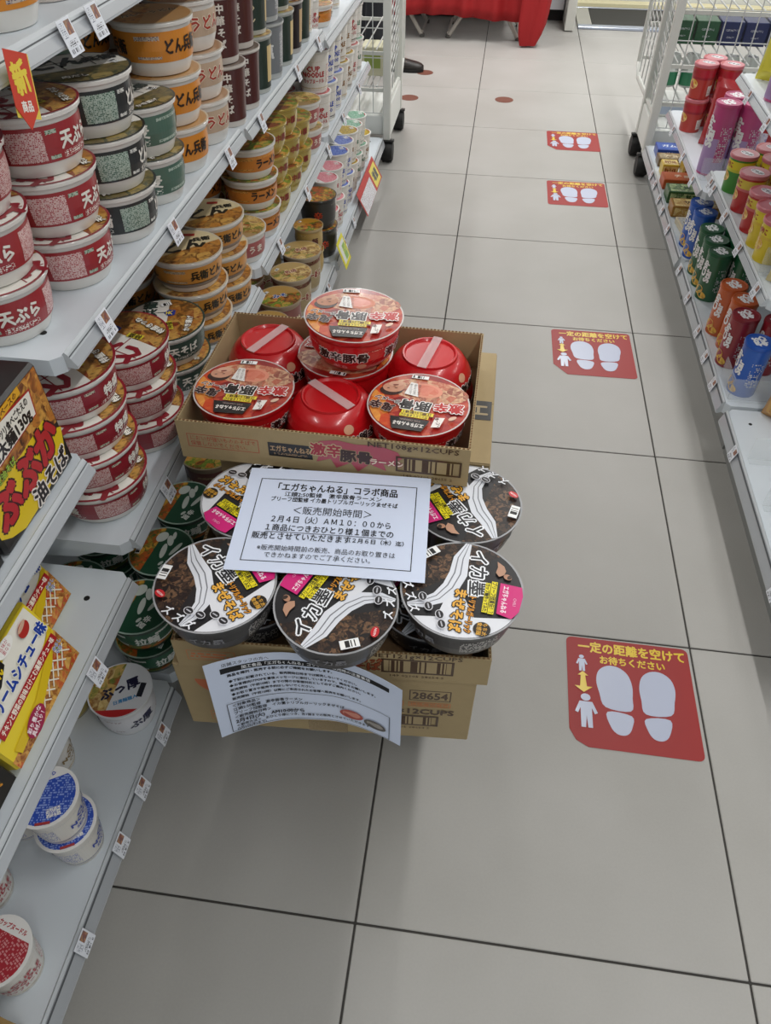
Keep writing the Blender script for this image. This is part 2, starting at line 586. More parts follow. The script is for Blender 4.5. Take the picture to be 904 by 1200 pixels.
# ================================================================== cardboard boxes, noodle piles and notices
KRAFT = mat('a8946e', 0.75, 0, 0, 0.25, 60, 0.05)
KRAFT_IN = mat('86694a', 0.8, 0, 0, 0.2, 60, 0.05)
KEDGE = mat('7a5c3c', 0.9, 0, 0, 0.6, 300, 0.2)
BLK = '1c1a1a'
def tray(label, loc, rz, w, d, h, lip=()):
    t = thing('cardboard_tray', label, 'box', loc, rz)
    k = 0.004
    for nm, (x0, x1, y0, y1) in {'front_wall': (-w / 2, w / 2, 0, k), 'back_wall': (-w / 2, w / 2, d - k, d), 'side_wall': (-w / 2, -w / 2 + k, k, d - k), 'side_wall.001': (w / 2 - k, w / 2, k, d - k)}.items():
        o = MB().box(x0, x1, y0, y1, 0, h).put('side_wall' if 'side' in nm else nm, KRAFT, t)
        e = MB()
        # corrugated cut edge
        long_x = (x1 - x0) > (y1 - y0)
        L0, L1 = (x0, x1) if long_x else (y0, y1)
        n = int((L1 - L0) / 0.006)
        for i in range(n):
            a = L0 + (L1 - L0) * i / n
            b = a + (L1 - L0) / n * .55
            if long_x:
                e.box(a, b, y0 + .001, y1 - .001, h, h + .0012)
            else:
                e.box(x0 + .001, x1 - .001, a, b, h, h + .0012)
        e.put('cut_edge', KEDGE, o)
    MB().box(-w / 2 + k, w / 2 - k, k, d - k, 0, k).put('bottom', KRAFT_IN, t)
    return t
def carton(label, loc, rz, w, d, h):
    t = thing('cardboard_box', label, 'box', loc, rz)
    MB().box(-w / 2, w / 2, 0, d, 0, h, bev=.0015).put('body', KRAFT, t)
    f = MB().box(-w / 2 + .001, w / 2 - .001, .001, d / 2 - .0006, h, h + .0016).box(-w / 2 + .001, w / 2 - .001, d / 2 + .0006, d - .001, h, h + .0016)
    f.put('top_flap', KRAFT, t)
    return t
def flame_print(p, x, y, w, h, m):
    pts = [(-.5, .05), (-.46, .3), (-.38, .42), (-.2, .5), (0, .42), (.25, .46), (.45, .3), (.5, .1), (.42, -.05), (.5, -.2), (.3, -.15), (.33, -.38), (.15, -.2), (.02, -.5), (-.06, -.22), (-.22, -.45), (-.28, -.15), (-.44, -.3), (-.4, -.02)]
    p.poly([(a * w, b * h) for a, b in pts], m, x, y)
a36 = math.radians(3.7)
# stool hidden below, two closed boxes behind, one closed box in front
st = thing('step_stool', 'low grey step stool under the cardboard boxes', 'stool', (0, 0, 0))
sg = mat('6f7375', 0.6)
MB().box(-.25, .10, .34, .76, .195, .2185, bev=.003).put('top', sg, st)
for sx_, sy_ in ((-.235, .36), (.06, .36), (-.235, .72), (.06, .72)):
    MB().box(sx_, sx_ + .03, sy_, sy_ + .03, 0, .195).put('leg', sg, st)
c1 = carton('closed brown cardboard box at the bottom back of the stack', (-.078, .509, .219), math.radians(-.3), .43, .30, .153)
c2 = carton('closed brown cardboard box directly beneath the tray of red bowls', (-.078, .5075, .3745), math.radians(-.3), .43, .30, .157)
p = Print(on_top(.159))
p.rect(.196, .13, .030, .05, BLK); p.text('エ', .190, .13, .036, 'a8946e', bold=.03)
p.put('printed_label', c2)
c3 = carton('closed brown cardboard box under the tray of black bowls, marked 28654', (-.0698, .204, .2195), a36, .43, .285, .166)
p = Print(on_front(0))
BRN = '4a3320'
p.frame(.152, .123, .058, .026, .0018, BRN); p.text('28654', .152, .123, .025, BRN, sx=1.12, bold=.03, res=2, maxw=.050)
p.frame(.096, .099, .036, .011, .001, 'd0763c'); p.text('開封厳禁', .096, .099, .0085, 'd0763c', sx=1.0)
p.frame(.152, .099, .060, .011, .001, 'd0763c'); p.text('横積厳禁厳禁', .152, .099, .0085, 'd0763c', sx=1.1)
p.text('121g×12CUPS', .128, .079, .019, BRN, sx=1.12, bold=.04, res=2)
p.frame(.118, .052, .095, .026, .0035, BRN); p.rect(.118, .052, .078, .022, barcode('a8946e', BRN, 420))
p.text('149 02105 28654 5', .118, .031, .0075, BRN, sx=1.3)
p.put('printed_front', c3)
p = Print(on_front(0))
p.ell(-.125, .129, .064, .046, 'c9652f', 0, 24, PI, 2 * PI); p.text('NISSIN', -.125, .116, .024, 'a8946e', sx=1.1, bold=.03)
p.frame(-.155, .028, .05, .024, .001, 'd0763c'); p.rect(-.155, .028, .044, .018, fine('a8946e', 'd0763c', 170, .6))
p.put('printed_logo', c3)
MB().box(-.03, .03, -.0008, 0, 0, .03).put('tape', clear('c8b18c', .35), c3)
tf = tray('brown cardboard tray overflowing with black noodle bowls', (-.0565, .2005, .3880), a36, .43, .29, .062)
p = Print(on_front(0))
p.frame(.118, .034, .095, .030, .0035, BRN); p.rect(.118, .034, .078, .026, barcode('a8946e', BRN, 420))
p.text('149 02105 28654 5', .118, .011, .0075, BRN, sx=1.3)
p.text('NET121g×12CUPS', .115, .0585, .013, BRN, sx=1.25, bold=.02, maxw=.15)
p.text('トリプルガーリック', .03, .044, .013, '9c4a24', out='5c2a16', outw=.05, bold=.03, maxw=.08); p.text('まぜそば', .03, .030, .020, '9c4a24', out='5c2a16', outw=.05, bold=.03, maxw=.075)
p.put('printed_front', tf)
p = Print(on_front(0))
p.frame(-.165, .030, .066, .022, .001, 'c9733c'); p.rect(-.165, .030, .058, .017, fine('a8946e', 'c9733c', 150, .6))
p.put('printed_caution', tf)
tr = tray('brown cardboard tray of red noodle bowls, topmost of the boxes', (-.1115, .4545, .5345), math.radians(-1.0), .432, .302, .070)
p = Print(on_front(0))
p.frame(-.148, .035, .108, .024, .001, 'b3493a'); p.text('においが強いもののそばで\n保管しないでください。', -.148, .035, .0098, 'b3493a', bold=.01, maxw=.10)
p.rect(-.046, .034, .066, .026, BLK); p.text('エガちゃんねる', -.046, .036, .0125, 'b8966c', bold=.03, maxw=.06); p.rect(-.046, .0265, .05, .003, fine(BLK, 'b8966c', 300, .6))
flame_print(p, .052, .036, .135, .056, 'b45260')
p.text('激辛', .008, .043, .024, 'a82c3c', bold=.04, out='c8b48c', outw=.07); p.text('豚骨', .052, .036, .024, '3a201c', bold=.05, out='a8946e', outw=.04); p.text('ラーメン', .098, .031, .013, 'e9d9c2', bold=.04, out='a8485a', outw=.06)
p.frame(.158, .032, .092, .026, .0028, BRN); p.rect(.158, .032, .074, .022, barcode('a8946e', BRN, 420))
p.text('149 02105 28655 2', .158, .011, .0072, BRN, sx=1.3)
p.text('NET108g×12CUPS', .135, .0645, .013, BRN, sx=1.3, bold=.02, maxw=.15)
p.put('printed_front', tr)

# ---- noodle bowls
def bowl_prof(rt, rb, h, rnd=False):
    if rnd:
        return [(rb * .88, .0035), (rb * .94, 0), (rb, 0), (rb + .001, .004), (rb + (rt - rb) * .34, .009), (rb + (rt - rb) * .58, .020), (rb + (rt - rb) * .78, h * .45), (rt - .004, h - .011), (rt - .003, h - .008), (rt, h - .006), (rt + .0005, h - .002), (rt - .001, h)]
    return [(rb * .80, .004), (rb * .86, 0), (rb * .97, 0), (rb, .003), (rb + (rt - rb) * .40, h * .25), (rb + (rt - rb) * .62, h * .5), (rt - .0045, h - .012), (rt - .0035, h - .008), (rt, h - .006), (rt + .0005, h - .002), (rt - .001, h)]
FACE = mat('d9a184', 0.5)
def lid_red(p, R):
    p.ell(0, 0, R, R, 'c8c0bc', n=44)
    p.ell(0, 0, R * .97, R * .97, food('chilli', ['6a0f0e', '8e1a18', 'a82a22', 'c05236', '741312'], 60), n=44)
    p.ell(.1 * R, .44 * R, .80 * R, .36 * R, food('noodle_broth', ['c98a6a', 'b5533a', 'd9b08a', '8e3a2a', 'cfa27a'], 90))
    p.ell(.02 * R, .44 * R, .36 * R, .23 * R, mat('d98c72', .45))
    p.ell(.02 * R, .44 * R, .28 * R, .17 * R, food('broth', ['d9826a', 'cf6b50', 'dd9a7c'], 70))
    p.seg(R * .95, .62 * R, food('flame', ['e07a30', 'c8401f', 'e9a04a', 'b52a1a'], 40), rot=PI * 1.13)
    # portrait patch, upside down as printed: hair below, face above
    p.ell(-.62 * R, .28 * R, .23 * R, .17 * R, '3a2620', rot=.3)
    p.ell(-.60 * R, .38 * R, .215 * R, .165 * R, mat('c99378', .5), rot=.3)
    p.ell(-.58 * R, .50 * R, .15 * R, .09 * R, mat('d6a68c', .5), rot=.3)
    for sgn in (-1, 1):
        p.ell(-.62 * R + sgn * .075 * R, .34 * R + sgn * .02 * R, .028 * R, .012 * R, '5a3a30', rot=.3)
    p.ell(-.59 * R, .40 * R, .025 * R, .02 * R, 'b87a62'); p.ell(-.575 * R, .455 * R, .06 * R, .018 * R, '8a4a40', rot=.3)
    p.poly([(-.30 * R, .62 * R), (-.16 * R, .60 * R), (-.05 * R, .18 * R), (-.34 * R, .22 * R)], 'eceae6')
    for k in range(3):
        p.text('痛みのような辛さ', (-.255 + .085 * k) * R, (.40 + .0 * k) * R, .062 * R, '3b1a16', rot=-PI / 2 + .12, bold=.02, maxw=.34 * R)
    p.rect(-.16 * R, .82 * R, .34 * R, .11 * R, 'f0f0ee', rot=.06); p.rect(-.16 * R, .82 * R, .30 * R, .085 * R, barcode(), rot=.06)
    U = PI
    p.text('激辛', .60 * R, -.02 * R, .29 * R, 'b81c1a', rot=U + .10, bold=.05, out='f2eeea', outw=.06)
    p.text('豚骨', -.04 * R, -.11 * R, .315 * R, '1a1212', rot=U + .02, bold=.04, out='f2eeea', outw=.06)
    p.text('ラーメン', -.60 * R, -.06 * R, .135 * R, '1a1212', rot=U - .12, bold=.04, out='f2eeea', outw=.07)
    p.text('鬼辛', -.66 * R, -.28 * R, .25 * R, '2a0e0c', rot=U - .2, bold=.04, out='b7aaa2', outw=.05)
    p.rect(.06 * R, -.34 * R, .62 * R, .10 * R, 'e8d23a', rot=.03); p.text('江頭2:50監修！', .06 * R, -.34 * R, .09 * R, '4a1a10', rot=U + .03, bold=.03, maxw=.58 * R)
    p.rect(.02 * R, -.45 * R, .56 * R, .09 * R, 'e8d23a', rot=.03); p.text('ガツンとくる辛さに', .02 * R, -.45 * R, .08 * R, '4a1a10', rot=U + .03, bold=.03, maxw=.52 * R)
    p.poly([(-.42 * R, -.55 * R), (.34 * R, -.52 * R), (.26 * R, -.86 * R), (-.30 * R, -.90 * R)], '1c1818'); p.text('エガちゃんねる', -.03 * R, -.72 * R, .13 * R, 'ece6e0', rot=U + .02, bold=.03, maxw=.58 * R)
    p.text('EGA-CHANNEL', -.03 * R, -.60 * R, .06 * R, 'b59a94', rot=U + .02, maxw=.4 * R)
    p.poly([(.42 * R, -.40 * R), (.60 * R, -.36 * R), (.56 * R, -.66 * R), (.40 * R, -.70 * R)], 'ece6e0'); p.text('ヘビー級', .495 * R, -.53 * R, .09 * R, '5a1a16', rot=U - 1.2, bold=.02, maxw=.28 * R)
    p.ell(.74 * R, -.34 * R, .09 * R, .045 * R, 'dcb9a0', rot=.8)
RED = mat('c4141c', .28, 0, .5)
def side_red(p, rb, rt, h, circ):
    p.rect(0, h * .52, circ, h * .62, RED, nu=48)
    for a in (-.3, .2, .7):
        x = a * circ / 1.0 * .5
        p.rect(x, h * .52, circ * .10, h * .38, fine('b51a1e', 'f0b8a8', 300, .5), nu=4)
        p.text('激辛豚骨', x + circ * .13, h * .55, h * .24, '200a0a', bold=.04, out='f2e6e2', outw=.06)
        p.ell(x + circ * .20, h * .3, h * .10, h * .09, 'e0a888')
def lid_black(p, R):
    p.ell(0, 0, R, R, 'a2a3a6', n=44)
    p.ell(0, 0, R * .97, R * .97, '1e1d20', n=44)
    p.seg(R * .96, .28 * R, food('squid_noodle', ['0c0a0a', '120e0e', '2c1c18', '0e0c0c', '4a3426', '121012', '7a5a40', '141214', '1e1816'], 105), rot=PI * 1.22)
    p.seg(R * .965, .58 * R, 'e2e4ea', rot=.18)                     # white side
    p.poly([(.10 * R, .02 * R), (.66 * R, .34 * R), (.62 * R, -.30 * R), (.22 * R, -.22 * R)], 'e2e4ea')
    # white curved swoosh with fine grey lines
    ctl = [Vector(q) for q in ((-.97, -.02), (-.62, -.10), (-.28, -.10), (.02, -.18), (.28, -.34), (.44, -.58), (.50, -.80))]
    wid = [.05, .13, .15, .14, .12, .09, .03]
    up_, dn_ = [], []
    for i_, q in enumerate(ctl):
        d_ = (ctl[min(i_ + 1, 6)] - ctl[max(i_ - 1, 0)]).normalized(); n_ = Vector((-d_.y, d_.x))
        up_.append(q + n_ * wid[i_]); dn_.append(q - n_ * wid[i_])
    p.poly([(v.x, v.y) for v in up_ + dn_[::-1]], 'dfe2ea', 0, 0, 0, R)
    for o_ in (.3, -.35):
        p.poly([(v.x, v.y) for v in [q + (u_ - q) * o_ for q, u_ in zip(ctl, up_)] + [q + (u_ - q) * (o_ - .14) for q, u_ in zip(ctl, up_)][::-1]], '7c7e86', 0, 0, 0, R)
    p.text('イカ墨', -.36 * R, .22 * R, .33 * R, '2a2a2e', rot=.10, bold=.02, out='f4f6fa', outw=.085)
    p.text('トリプルガーリック', .50 * R, .20 * R, .13 * R, 'dd942a', rot=.0, bold=.04, out='14100e', outw=.07, maxw=.70 * R)
    p.text('まぜそば', .46 * R, .0, .225 * R, 'e6ac44', rot=.0, bold=.04, out='14100e', outw=.07, maxw=.82 * R)
    p.ell(.74 * R, .42 * R, .135 * R, .135 * R, '221a14'); p.text('もち太\n食感麺', .74 * R, .42 * R, .085 * R, 'd8a23a', bold=.02, maxw=.24 * R)
    p.rect(.10 * R, .51 * R, .66 * R, .095 * R, 'e8d81e'); p.text('ブリーフ団直伝！？', .10 * R, .51 * R, .09 * R, '1c1a10', bold=.03, maxw=.62 * R)
    p.rect(.12 * R, .41 * R, .60 * R, .085 * R, 'e8d81e'); p.text('カップ麺作ってみた', .12 * R, .41 * R, .08 * R, '1c1a10', bold=.03, maxw=.56 * R)
    p.poly([(-.22 * R, .60 * R), (.40 * R, .60 * R), (.46 * R, .84 * R), (.30 * R, .945 * R), (-.02 * R, .98 * R), (-.20 * R, .95 * R)], 'd21f78'); p.text('エガちゃんねる', .10 * R, .70 * R, .11 * R, 'f6e6ee', bold=.03, maxw=.54 * R); p.text('CHILI', .12 * R, .86 * R, .07 * R, 'f0c0d8')
    p.poly([(-.66, .50), (-.58, .62), (-.48, .66), (-.40, .64), (-.34, .56), (-.42, .50), (-.54, .52)], 'b98e74', 0, 0, 0, R); p.ell(-.36 * R, .70 * R, .055 * R, .07 * R, 'b48468', rot=-.5); p.ell(-.36 * R, .73 * R, .05 * R, .035 * R, '3a2a22', rot=-.5)
    # little figures are left as plain outlined ovals
    for (x, y) in ((.62 * R, -.26 * R), (.50 * R, -.46 * R), (.80 * R, -.20 * R), (.34 * R, -.58 * R)):
        p.ell(x, y, .090 * R, .070 * R, 'dcdce2', rot=.4); p.ell(x, y, .078 * R, .058 * R, '232226', rot=.4); p.rect(x, y, .10 * R, .022 * R, 'b9b9c0', rot=.4)
    for k in range(3):
        p.text('ズ', (.16 + .22 * k) * R, (-.86 + .09 * k) * R, .17 * R, 'eceef4', rot=.5, bold=.03)
    p.ell(-.22 * R, -.84 * R, .10 * R, .065 * R, 'c8252c', rot=.3); p.text('NISSIN', -.22 * R, -.84 * R, .05 * R, 'f4dcdc', rot=.3, bold=.03)
    p.rect(-.60 * R, -.62 * R, .30 * R, .16 * R, 'eef0f2', rot=-.8); p.rect(-.60 * R, -.62 * R, .27 * R, .12 * R, barcode(freq=700), rot=-.8)
def side_black(p, rb, rt, h, circ):
    p.rect(0, h * .55, circ, h * .6, '2a292c', nu=48)
    for k in range(3):
        x = (k - 1) * circ / 3
        p.rect(x, h * .55, circ * .12, h * .42, fine('2e2c30', 'b9b6b2', 300, .45), nu=4)
        p.text('イカ墨', x + circ * .15, h * .55, h * .22, '8a8a90', bold=.02)
def make_bowl(name, cat, rt, rb, h, body, lid_fn, side_fn, rnd=False):
    t = thing(name, 'proto', cat, (0, 0, -5))
    pf = bowl_prof(rt, rb, h, rnd)
    MB().lathe(pf, 36).put('bowl', body, t, True, 30)
    p = Print(on_top(h)); lid_fn(p, rt + .0015); p.put('lid', t)
    p = Print(on_profile(pf[3:], (rb + rt) / 2)); p.flat = 1; side_fn(p, rb, rt, h, PI * (rb + rt)); p.put('label_band', t)
    return t
PROTO = {}
def place(proto, label, loc, rz=0, rot=None, group=None, s=1.0):
    o = copy_tree(PROTO[proto])
    o.location = loc
    o.rotation_euler = rot if rot else (0, 0, rz)
    if s != 1.0: o.scale = (s, s, s)
    o['label'] = label
    if group: o['group'] = group
    return o
def finish_protos():
    for t in PROTO.values():
        for c in list(t.children):
            for g in list(c.children):
                bpy.data.objects.remove(g)
            bpy.data.objects.remove(c)
        bpy.data.objects.remove(t)
RB, HB = .0748, .076
PROTO['red'] = make_bowl('red_noodle_bowl', 'noodle bowl', RB, .044, .073, RED, lid_red, side_red, True)
# the upside-down bowls show a ring foot and a strip of clear tape
PROTO['black'] = make_bowl('black_noodle_bowl', 'noodle bowl', .0785, .058, .068, mat('3a3a3d', .3, 0, .5), lid_black, side_black)
R_ = math.radians
zr = .539
for nm, (x, y, z, rx, ry, rz) in {
    'red noodle bowl with printed lid, at front left of the cardboard tray': (-.2440, .5385, zr, 0, 0, R_(-3)),
    'red noodle bowl with printed lid, at front right of the cardboard tray': (.0215, .5365, zr, 0, 0, R_(-8)),
    'red noodle bowl at centre back of the tray, under the topmost bowl': (-.1085, .657, zr, 0, 0, R_(168)),
    'topmost red noodle bowl, standing on another red bowl in the tray': (-.094, .648, zr + .0742, R_(1), R_(2), R_(2))}.items():
    place('red', nm, (x, y, z), 0, (rx, ry, rz), 'red noodle bowls in the tray')
def flipped(label, x, y, rz):
    h = .073
    o = place('red', label, (x, y, zr + h + .001), 0, (PI, 0, rz), 'red noodle bowls in the tray')
    MB().box(-.0075, .0075, -.0455, .0455, -.0012, -.0004).put('clear_tape', clear('f4e4e4', .32, .15), o)
    return o
flipped('upside-down red noodle bowl at back left of the tray', -.2405, .6745, R_(-25))
flipped('upside-down red noodle bowl at back right of the tray', .026, .672, R_(-12))
flipped('upside-down red noodle bowl at front centre of the tray', -.1105, .540, R_(52))
# black bowls: bottom layer in the tray, then those lying on top
zb = .3925
for nm, (x, y, z, rx, ry, rz) in {
    'black noodle bowl low in the tray at front left': (-.184, .287, zb, 0, 0, R_(20)),
    'black noodle bowl low in the tray at front right': (.070, .304, zb, 0, 0, R_(65)),
    'black noodle bowl low in the tray at centre back': (-.060, .402, zb, 0, 0, R_(40)),
    'black noodle bowl on top at front left of the pile': (-.209, .230, zb + .069, 0, 0, R_(-50)),
    'black noodle bowl on top at front centre of the pile': (-.049, .222, zb + .069, R_(1), 0, R_(68)),
    'black noodle bowl on top at front right of the pile': (.109, .2655, zb + .069, 0, 0, R_(-95)),
    'black noodle bowl on top at back right, beside the floor': (.106, .4235, zb + .069, 0, 0, R_(122)),
    'black noodle bowl on top at back left, half under the notice': (-.196, .389, zb + .069, 0, 0, R_(150))}.items():
    place('black', nm, (x, y, z), 0, (rx, ry, rz), 'black noodle bowls in the tray')

# ---- notices
PAPER = mat('d3ddf2', .8)
def sheet(name, label, w, h, fn, nx=16, ny=8, th=.0004):
    """printed sheet; fn(a, b) gives the place of the point a across, b up"""
    t = thing(name, label, 'notice')
    def P(a, b, off=0.0):
        e = .002
        q = fn(a, b); da = fn(a + e, b) - fn(a - e, b); db = fn(a, b + e) - fn(a, b - e)
        return q + da.cross(db).normalized() * off
    vs = []; fs = []
    for off in (0, -th):
        for j in range(ny + 1):
            for i in range(nx + 1):
                vs.append(P(-w / 2 + w * i / nx, -h / 2 + h * j / ny, off))
    N = (nx + 1) * (ny + 1)
    for j in range(ny):
        for i in range(nx):
            a = j * (nx + 1) + i
            fs.append((a, a + 1, a + nx + 2, a + nx + 1))
            fs.append((N + a + nx + 1, N + a + nx + 2, N + a + 1, N + a))
    rim = [i for i in range(nx)] + [nx + (nx + 1) * j for j in range(ny)] + [N - 1 - i for i in range(nx)] + [(nx + 1) * (ny - j) for j in range(ny)]
    for q in range(len(rim)):
        a, b = rim[q], rim[(q + 1) % len(rim)]
        fs.append((b, a, N + a, N + b))
    put('paper', mesh('paper', vs, fs, PAPER, None, True), t)
    p = Print(lambda u, v, l: P(u, v, .0002 + l * .00008))
    return t, p
# notice 1 lies across the black bowls
def n1(a, b):
    x0 = Vector((-.0762, .350, .5400)); ang = math.radians(2.9)
    bx = Vector((math.cos(ang), math.sin(ang), 0)); by = Vector((-math.sin(ang), math.cos(ang), .05)).normalized()
    return x0 + bx * a + by * b + Vector((0, 0, .0015 * math.cos(a * 14)))
t, p = sheet('notice_sheet', 'white printed notice lying across the black noodle bowls', .265, .188, n1)
INK = mat('17181c', .8)
p.frame(0, -.002, .226, .150, .0012, INK, nu=12)
p.text('「エガちゃんねる」コラボ商品', 0, .058, .0165, INK, bold=.025, res=2, maxw=.172)
p.text('江頭2:50監修　激辛豚骨ラーメン', -.005, .0445, .0095, INK, bold=.02, res=2, maxw=.14)
p.text('ブリーフ団監修 イカ墨トリプルガーリックまぜそば', -.002, .0345, .0095, INK, bold=.02, res=2, maxw=.18)
p.text('＜販売開始時間＞', -.002, .0145, .0160, INK, bold=.0, res=2, maxw=.11)
p.text('２月４日（火）ＡＭ１０：００から', -.002, -.003, .0130, INK, bold=.012, res=2, maxw=.166)
p.text('１商品につきおひとり様１個までの', -.002, -.0185, .0130, INK, bold=.012, res=2, maxw=.176); p.rect(-.006, -.0265, .166, .0009, INK, nu=8)
p.text('販売とさせていただきます', -.106, -.0335, .0130, INK, bold=.012, al='L', res=2, maxw=.135); p.text('（２月６日（木）迄）', .101, -.0335, .0088, INK, bold=.015, al='R', res=2, maxw=.074)
p.text('※販売開始時間前の販売、商品のお取り置きは', -.002, -.0545, .0100, INK, bold=.005, res=2, maxw=.186)
p.text('できかねますのでご了承ください。', -.012, -.0665, .0100, INK, bold=.005, res=2, maxw=.142)
p.put('printed_text', t)
# notice 2 is taped to the front of the boxes, its lower corners curling away
def n2(a, b):
    ang = a36
    base = Vector((-.088, .1965, .362))
    bx = Vector((math.cos(ang), math.sin(ang), 0)); nrm = Vector((math.sin(ang), -math.cos(ang), 0))
    curl = max(0, abs(a) - .02) ** 1.7 * 1.25
    hang = max(0, .10 - b) ** 1.6 * .12
    b = b * (1 - a * .9) - a * .03
    return base + bx * (a * .965) + Vector((0, 0, b)) + nrm * (.002 + curl + hang) + Vector((0, 0, -curl * .22))
t, p = sheet('notice_sheet', 'white staff notice taped to the box fronts, corners curling outward', .272, .160, n2, 24, 8)
_pt, _pr, _pf, _pe = p.text, p.rect, p.frame, p.ell
KX, KY = 1.06, 1.28
p.text = lambda b, x, y, sz, *a, **k: _pt(b, x * KX, y * KY, sz * 1.16, *a, **{**k, 'sx': .92, **({'maxw': k['maxw'] * KX} if 'maxw' in k else {})})
p.rect = lambda x, y, w, h, *a, **k: _pr(x * KX, y * KY, w * KX, h * KY, *a, **k)
p.frame = lambda x, y, w, h, *a, **k: None
p.ell = lambda x, y, rx, ry, *a, **k: _pe(x * KX, y * KY, rx * KX, ry * KY, *a, **k)
p.text('店舗スタッフの方へ', -.108, .0545, .0065, INK, bold=.01, al='L', res=2)
p.rect(0, .0455, .222, .0085, INK, nu=20); p.text('加工食品「エガちゃんねる」コラボ商品 販売時の注意事項', 0, .0455, .0066, 'f0f2f6', bold=.02, res=2, maxw=.17)
p.text('商品を陳列・販売する前に必ずご確認をお願いします。', -.104, .0365, .0056, INK, bold=.03, al='L', res=2)
for k, s_ in enumerate(['◆下記に記載されている、販売開始日時までは販売しないでください。', '◆お客様向けPOPを最後メッセージに添付していますので、掲出をお願いします。', '　販売開始（午前10時）までの間のお客様対応として必ずご案内ください。', '◆お取り置きや販売予約はしないでください。', '　販売開始（午前10時）以降にご来店されたお客様へ販売をお願いします。']):
    p.text(s_, -.104, .0265 - .0075 * k, .0054, INK, bold=.025, al='L', res=2, maxw=.205)
for a_, b_, w_, h_ in ((0, -.010, .225, .0007), (0, -.0595, .225, .0007), (-.1125, -.0348, .0009, .0495), (.1125, -.0348, .0009, .0495)):
    p.rect(a_, b_, w_, h_, INK, nu=20 if w_ > h_ else 1)
p.text('＜対象商品＞', -.106, -.0145, .0062, INK, bold=.02, al='L', res=2)
p.text('江頭2:50監修　激辛豚骨ラーメン', -.106, -.0215, .0064, INK, bold=.02, al='L', res=2)
p.text('ブリーフ団監修　イカ墨トリプルガーリックまぜそば', -.106, -.0285, .0064, INK, bold=.02, al='L', res=2, maxw=.16)
p.text('＜販売開始日時＞', -.106, -.0355, .0062, INK, bold=.02, al='L', res=2)
p.text('2月4日(火)　AM10:00から', -.106, -.0430, .0085, INK, bold=.03, al='L', res=2)
p.text('＜販売方法＞　おひとり様につき、各1個までの販売とさせていただきます', -.106, -.0505, .0058, INK, bold=.02, al='L', res=2, maxw=.19)
p.text('(2月6日(木)まで)', -.106, -.0560, .0055, INK, bold=.02, al='L', res=2)
p.ell(.058, -.038, .017, .0085, 'a84a40', n=18); p.ell(.058, -.037, .013, .006, 'd08a78', n=16)
p.ell(.092, -.042, .016, .008, '5a5552', n=18); p.ell(.092, -.041, .012, .005, '9a948e', n=16)
p.put('printed_text', t)

# ---- floor stickers
def foot(p, x, y, s, mir):
    fp = [(-.30, -.06), (-.44, .30), (-.50, .62), (-.42, .90), (-.18, 1.06), (.12, 1.05), (.36, .88), (.46, .58), (.44, .25), (.36, -.10)]
    hp = [(-.26, -.18), (-.20, -.55), (-.02, -.72), (.22, -.70), (.36, -.50), (.37, -.22)]
    fp = [(a * .86, b) for a, b in fp]; hp = [(a * .86, b) for a, b in hp]
    def smooth(q):
        n = len(q); out = []
        for i in range(n):
            a, b, c, d = [Vector(q[(i + k) % n]) for k in (-1, 0, 1, 2)]
            for t_ in (0, .25, .5, .75):
                out.append(.5 * ((2 * b) + (-a + c) * t_ + (2 * a - 5 * b + 4 * c - d) * t_ ** 2 + (-a + 3 * b - 3 * c + d) * t_ ** 3))
        return [(v.x, v.y) for v in out]
    for q in (fp, hp):
        q = smooth(q)
        p.poly([(mir * a * s, b * s) for a, b in (q if mir > 0 else q[::-1])], 'b4bbd0', x, y)
def icon(p, x, y, s):
    p.ell(x, y + .40 * s, .13 * s, .11 * s, 'b4bbd0', n=16)
    p.poly([(-.17, .27), (.17, .27), (.30, -.05), (.22, -.09), (.15, .08), (.15, -.50), (.03, -.50), (0, -.15), (-.03, -.50), (-.15, -.50), (-.15, .08), (-.22, -.09), (-.30, -.05)], 'b4bbd0', x, y, sc=s)
stmats = {}
def sticker_mesh(clip):
    p = Print(on_top(0.0006))
    w = .1225; r = .012
    pts = []
    for cx, cy, a0 in ((w - r, w - r, 0), (-w + r, w - r, 90), (-w + r, -w + r, 180), (w - r, -w + r, 270)):
        if clip and a0 == 180:
            pts += [(-w, -w + .034), (-w + .012, -w + .012), (-w + .034, -w)] if clip == 1 else [(-w, -w + .05), (-w + .04, -w)]
            continue
        for k in range(5):
            a = math.radians(a0 + 90 * k / 4)
            pts.append((cx + r * math.cos(a), cy + r * math.sin(a)))
    p.poly(pts, mat('951f1d', .5))
    p.text('一定の距離を空けて', .008, .101, .0275, 'dcbc2c', bold=.035, res=2, maxw=.212)
    p.text('お待ちください', .008, .073, .0205, 'dcbc2c', bold=.035, res=2, maxw=.128)
    foot(p, -.030, -.029, .084, 1); foot(p, .050, -.031, .084, -1)
    icon(p, -.093, .060, .038); icon(p, -.089, -.047, .072)
    p.poly([(0, .5), (.22, .30), (.09, .30), (.14, -.22), (.36, -.22), (0, -.5), (-.36, -.22), (-.14, -.22), (-.09, .30), (-.22, .30)], 'dcbc2c', -.092, .0165, sc=.048)
    return p.me('floor_sticker')
for k, (x, y, rz, cl, lb) in enumerate(((.4695, .4715, -.3, 1, 'red footprint floor sticker nearest the camera, right of the boxes'), (.466, 1.665, .8, 2, 'second nearest red footprint floor sticker in the aisle'), (.471, 2.862, .3, 0, 'third nearest red footprint floor sticker in the aisle'), (.481, 3.475, .2, 2, 'farthest red footprint floor sticker, near the wheeled racks'))):
    o = put('floor_sticker', sticker_mesh(cl), None, (x, y, 0), (0, 0, math.radians(rz)))
    tag(o, lb, 'sticker', 'footprint floor stickers')
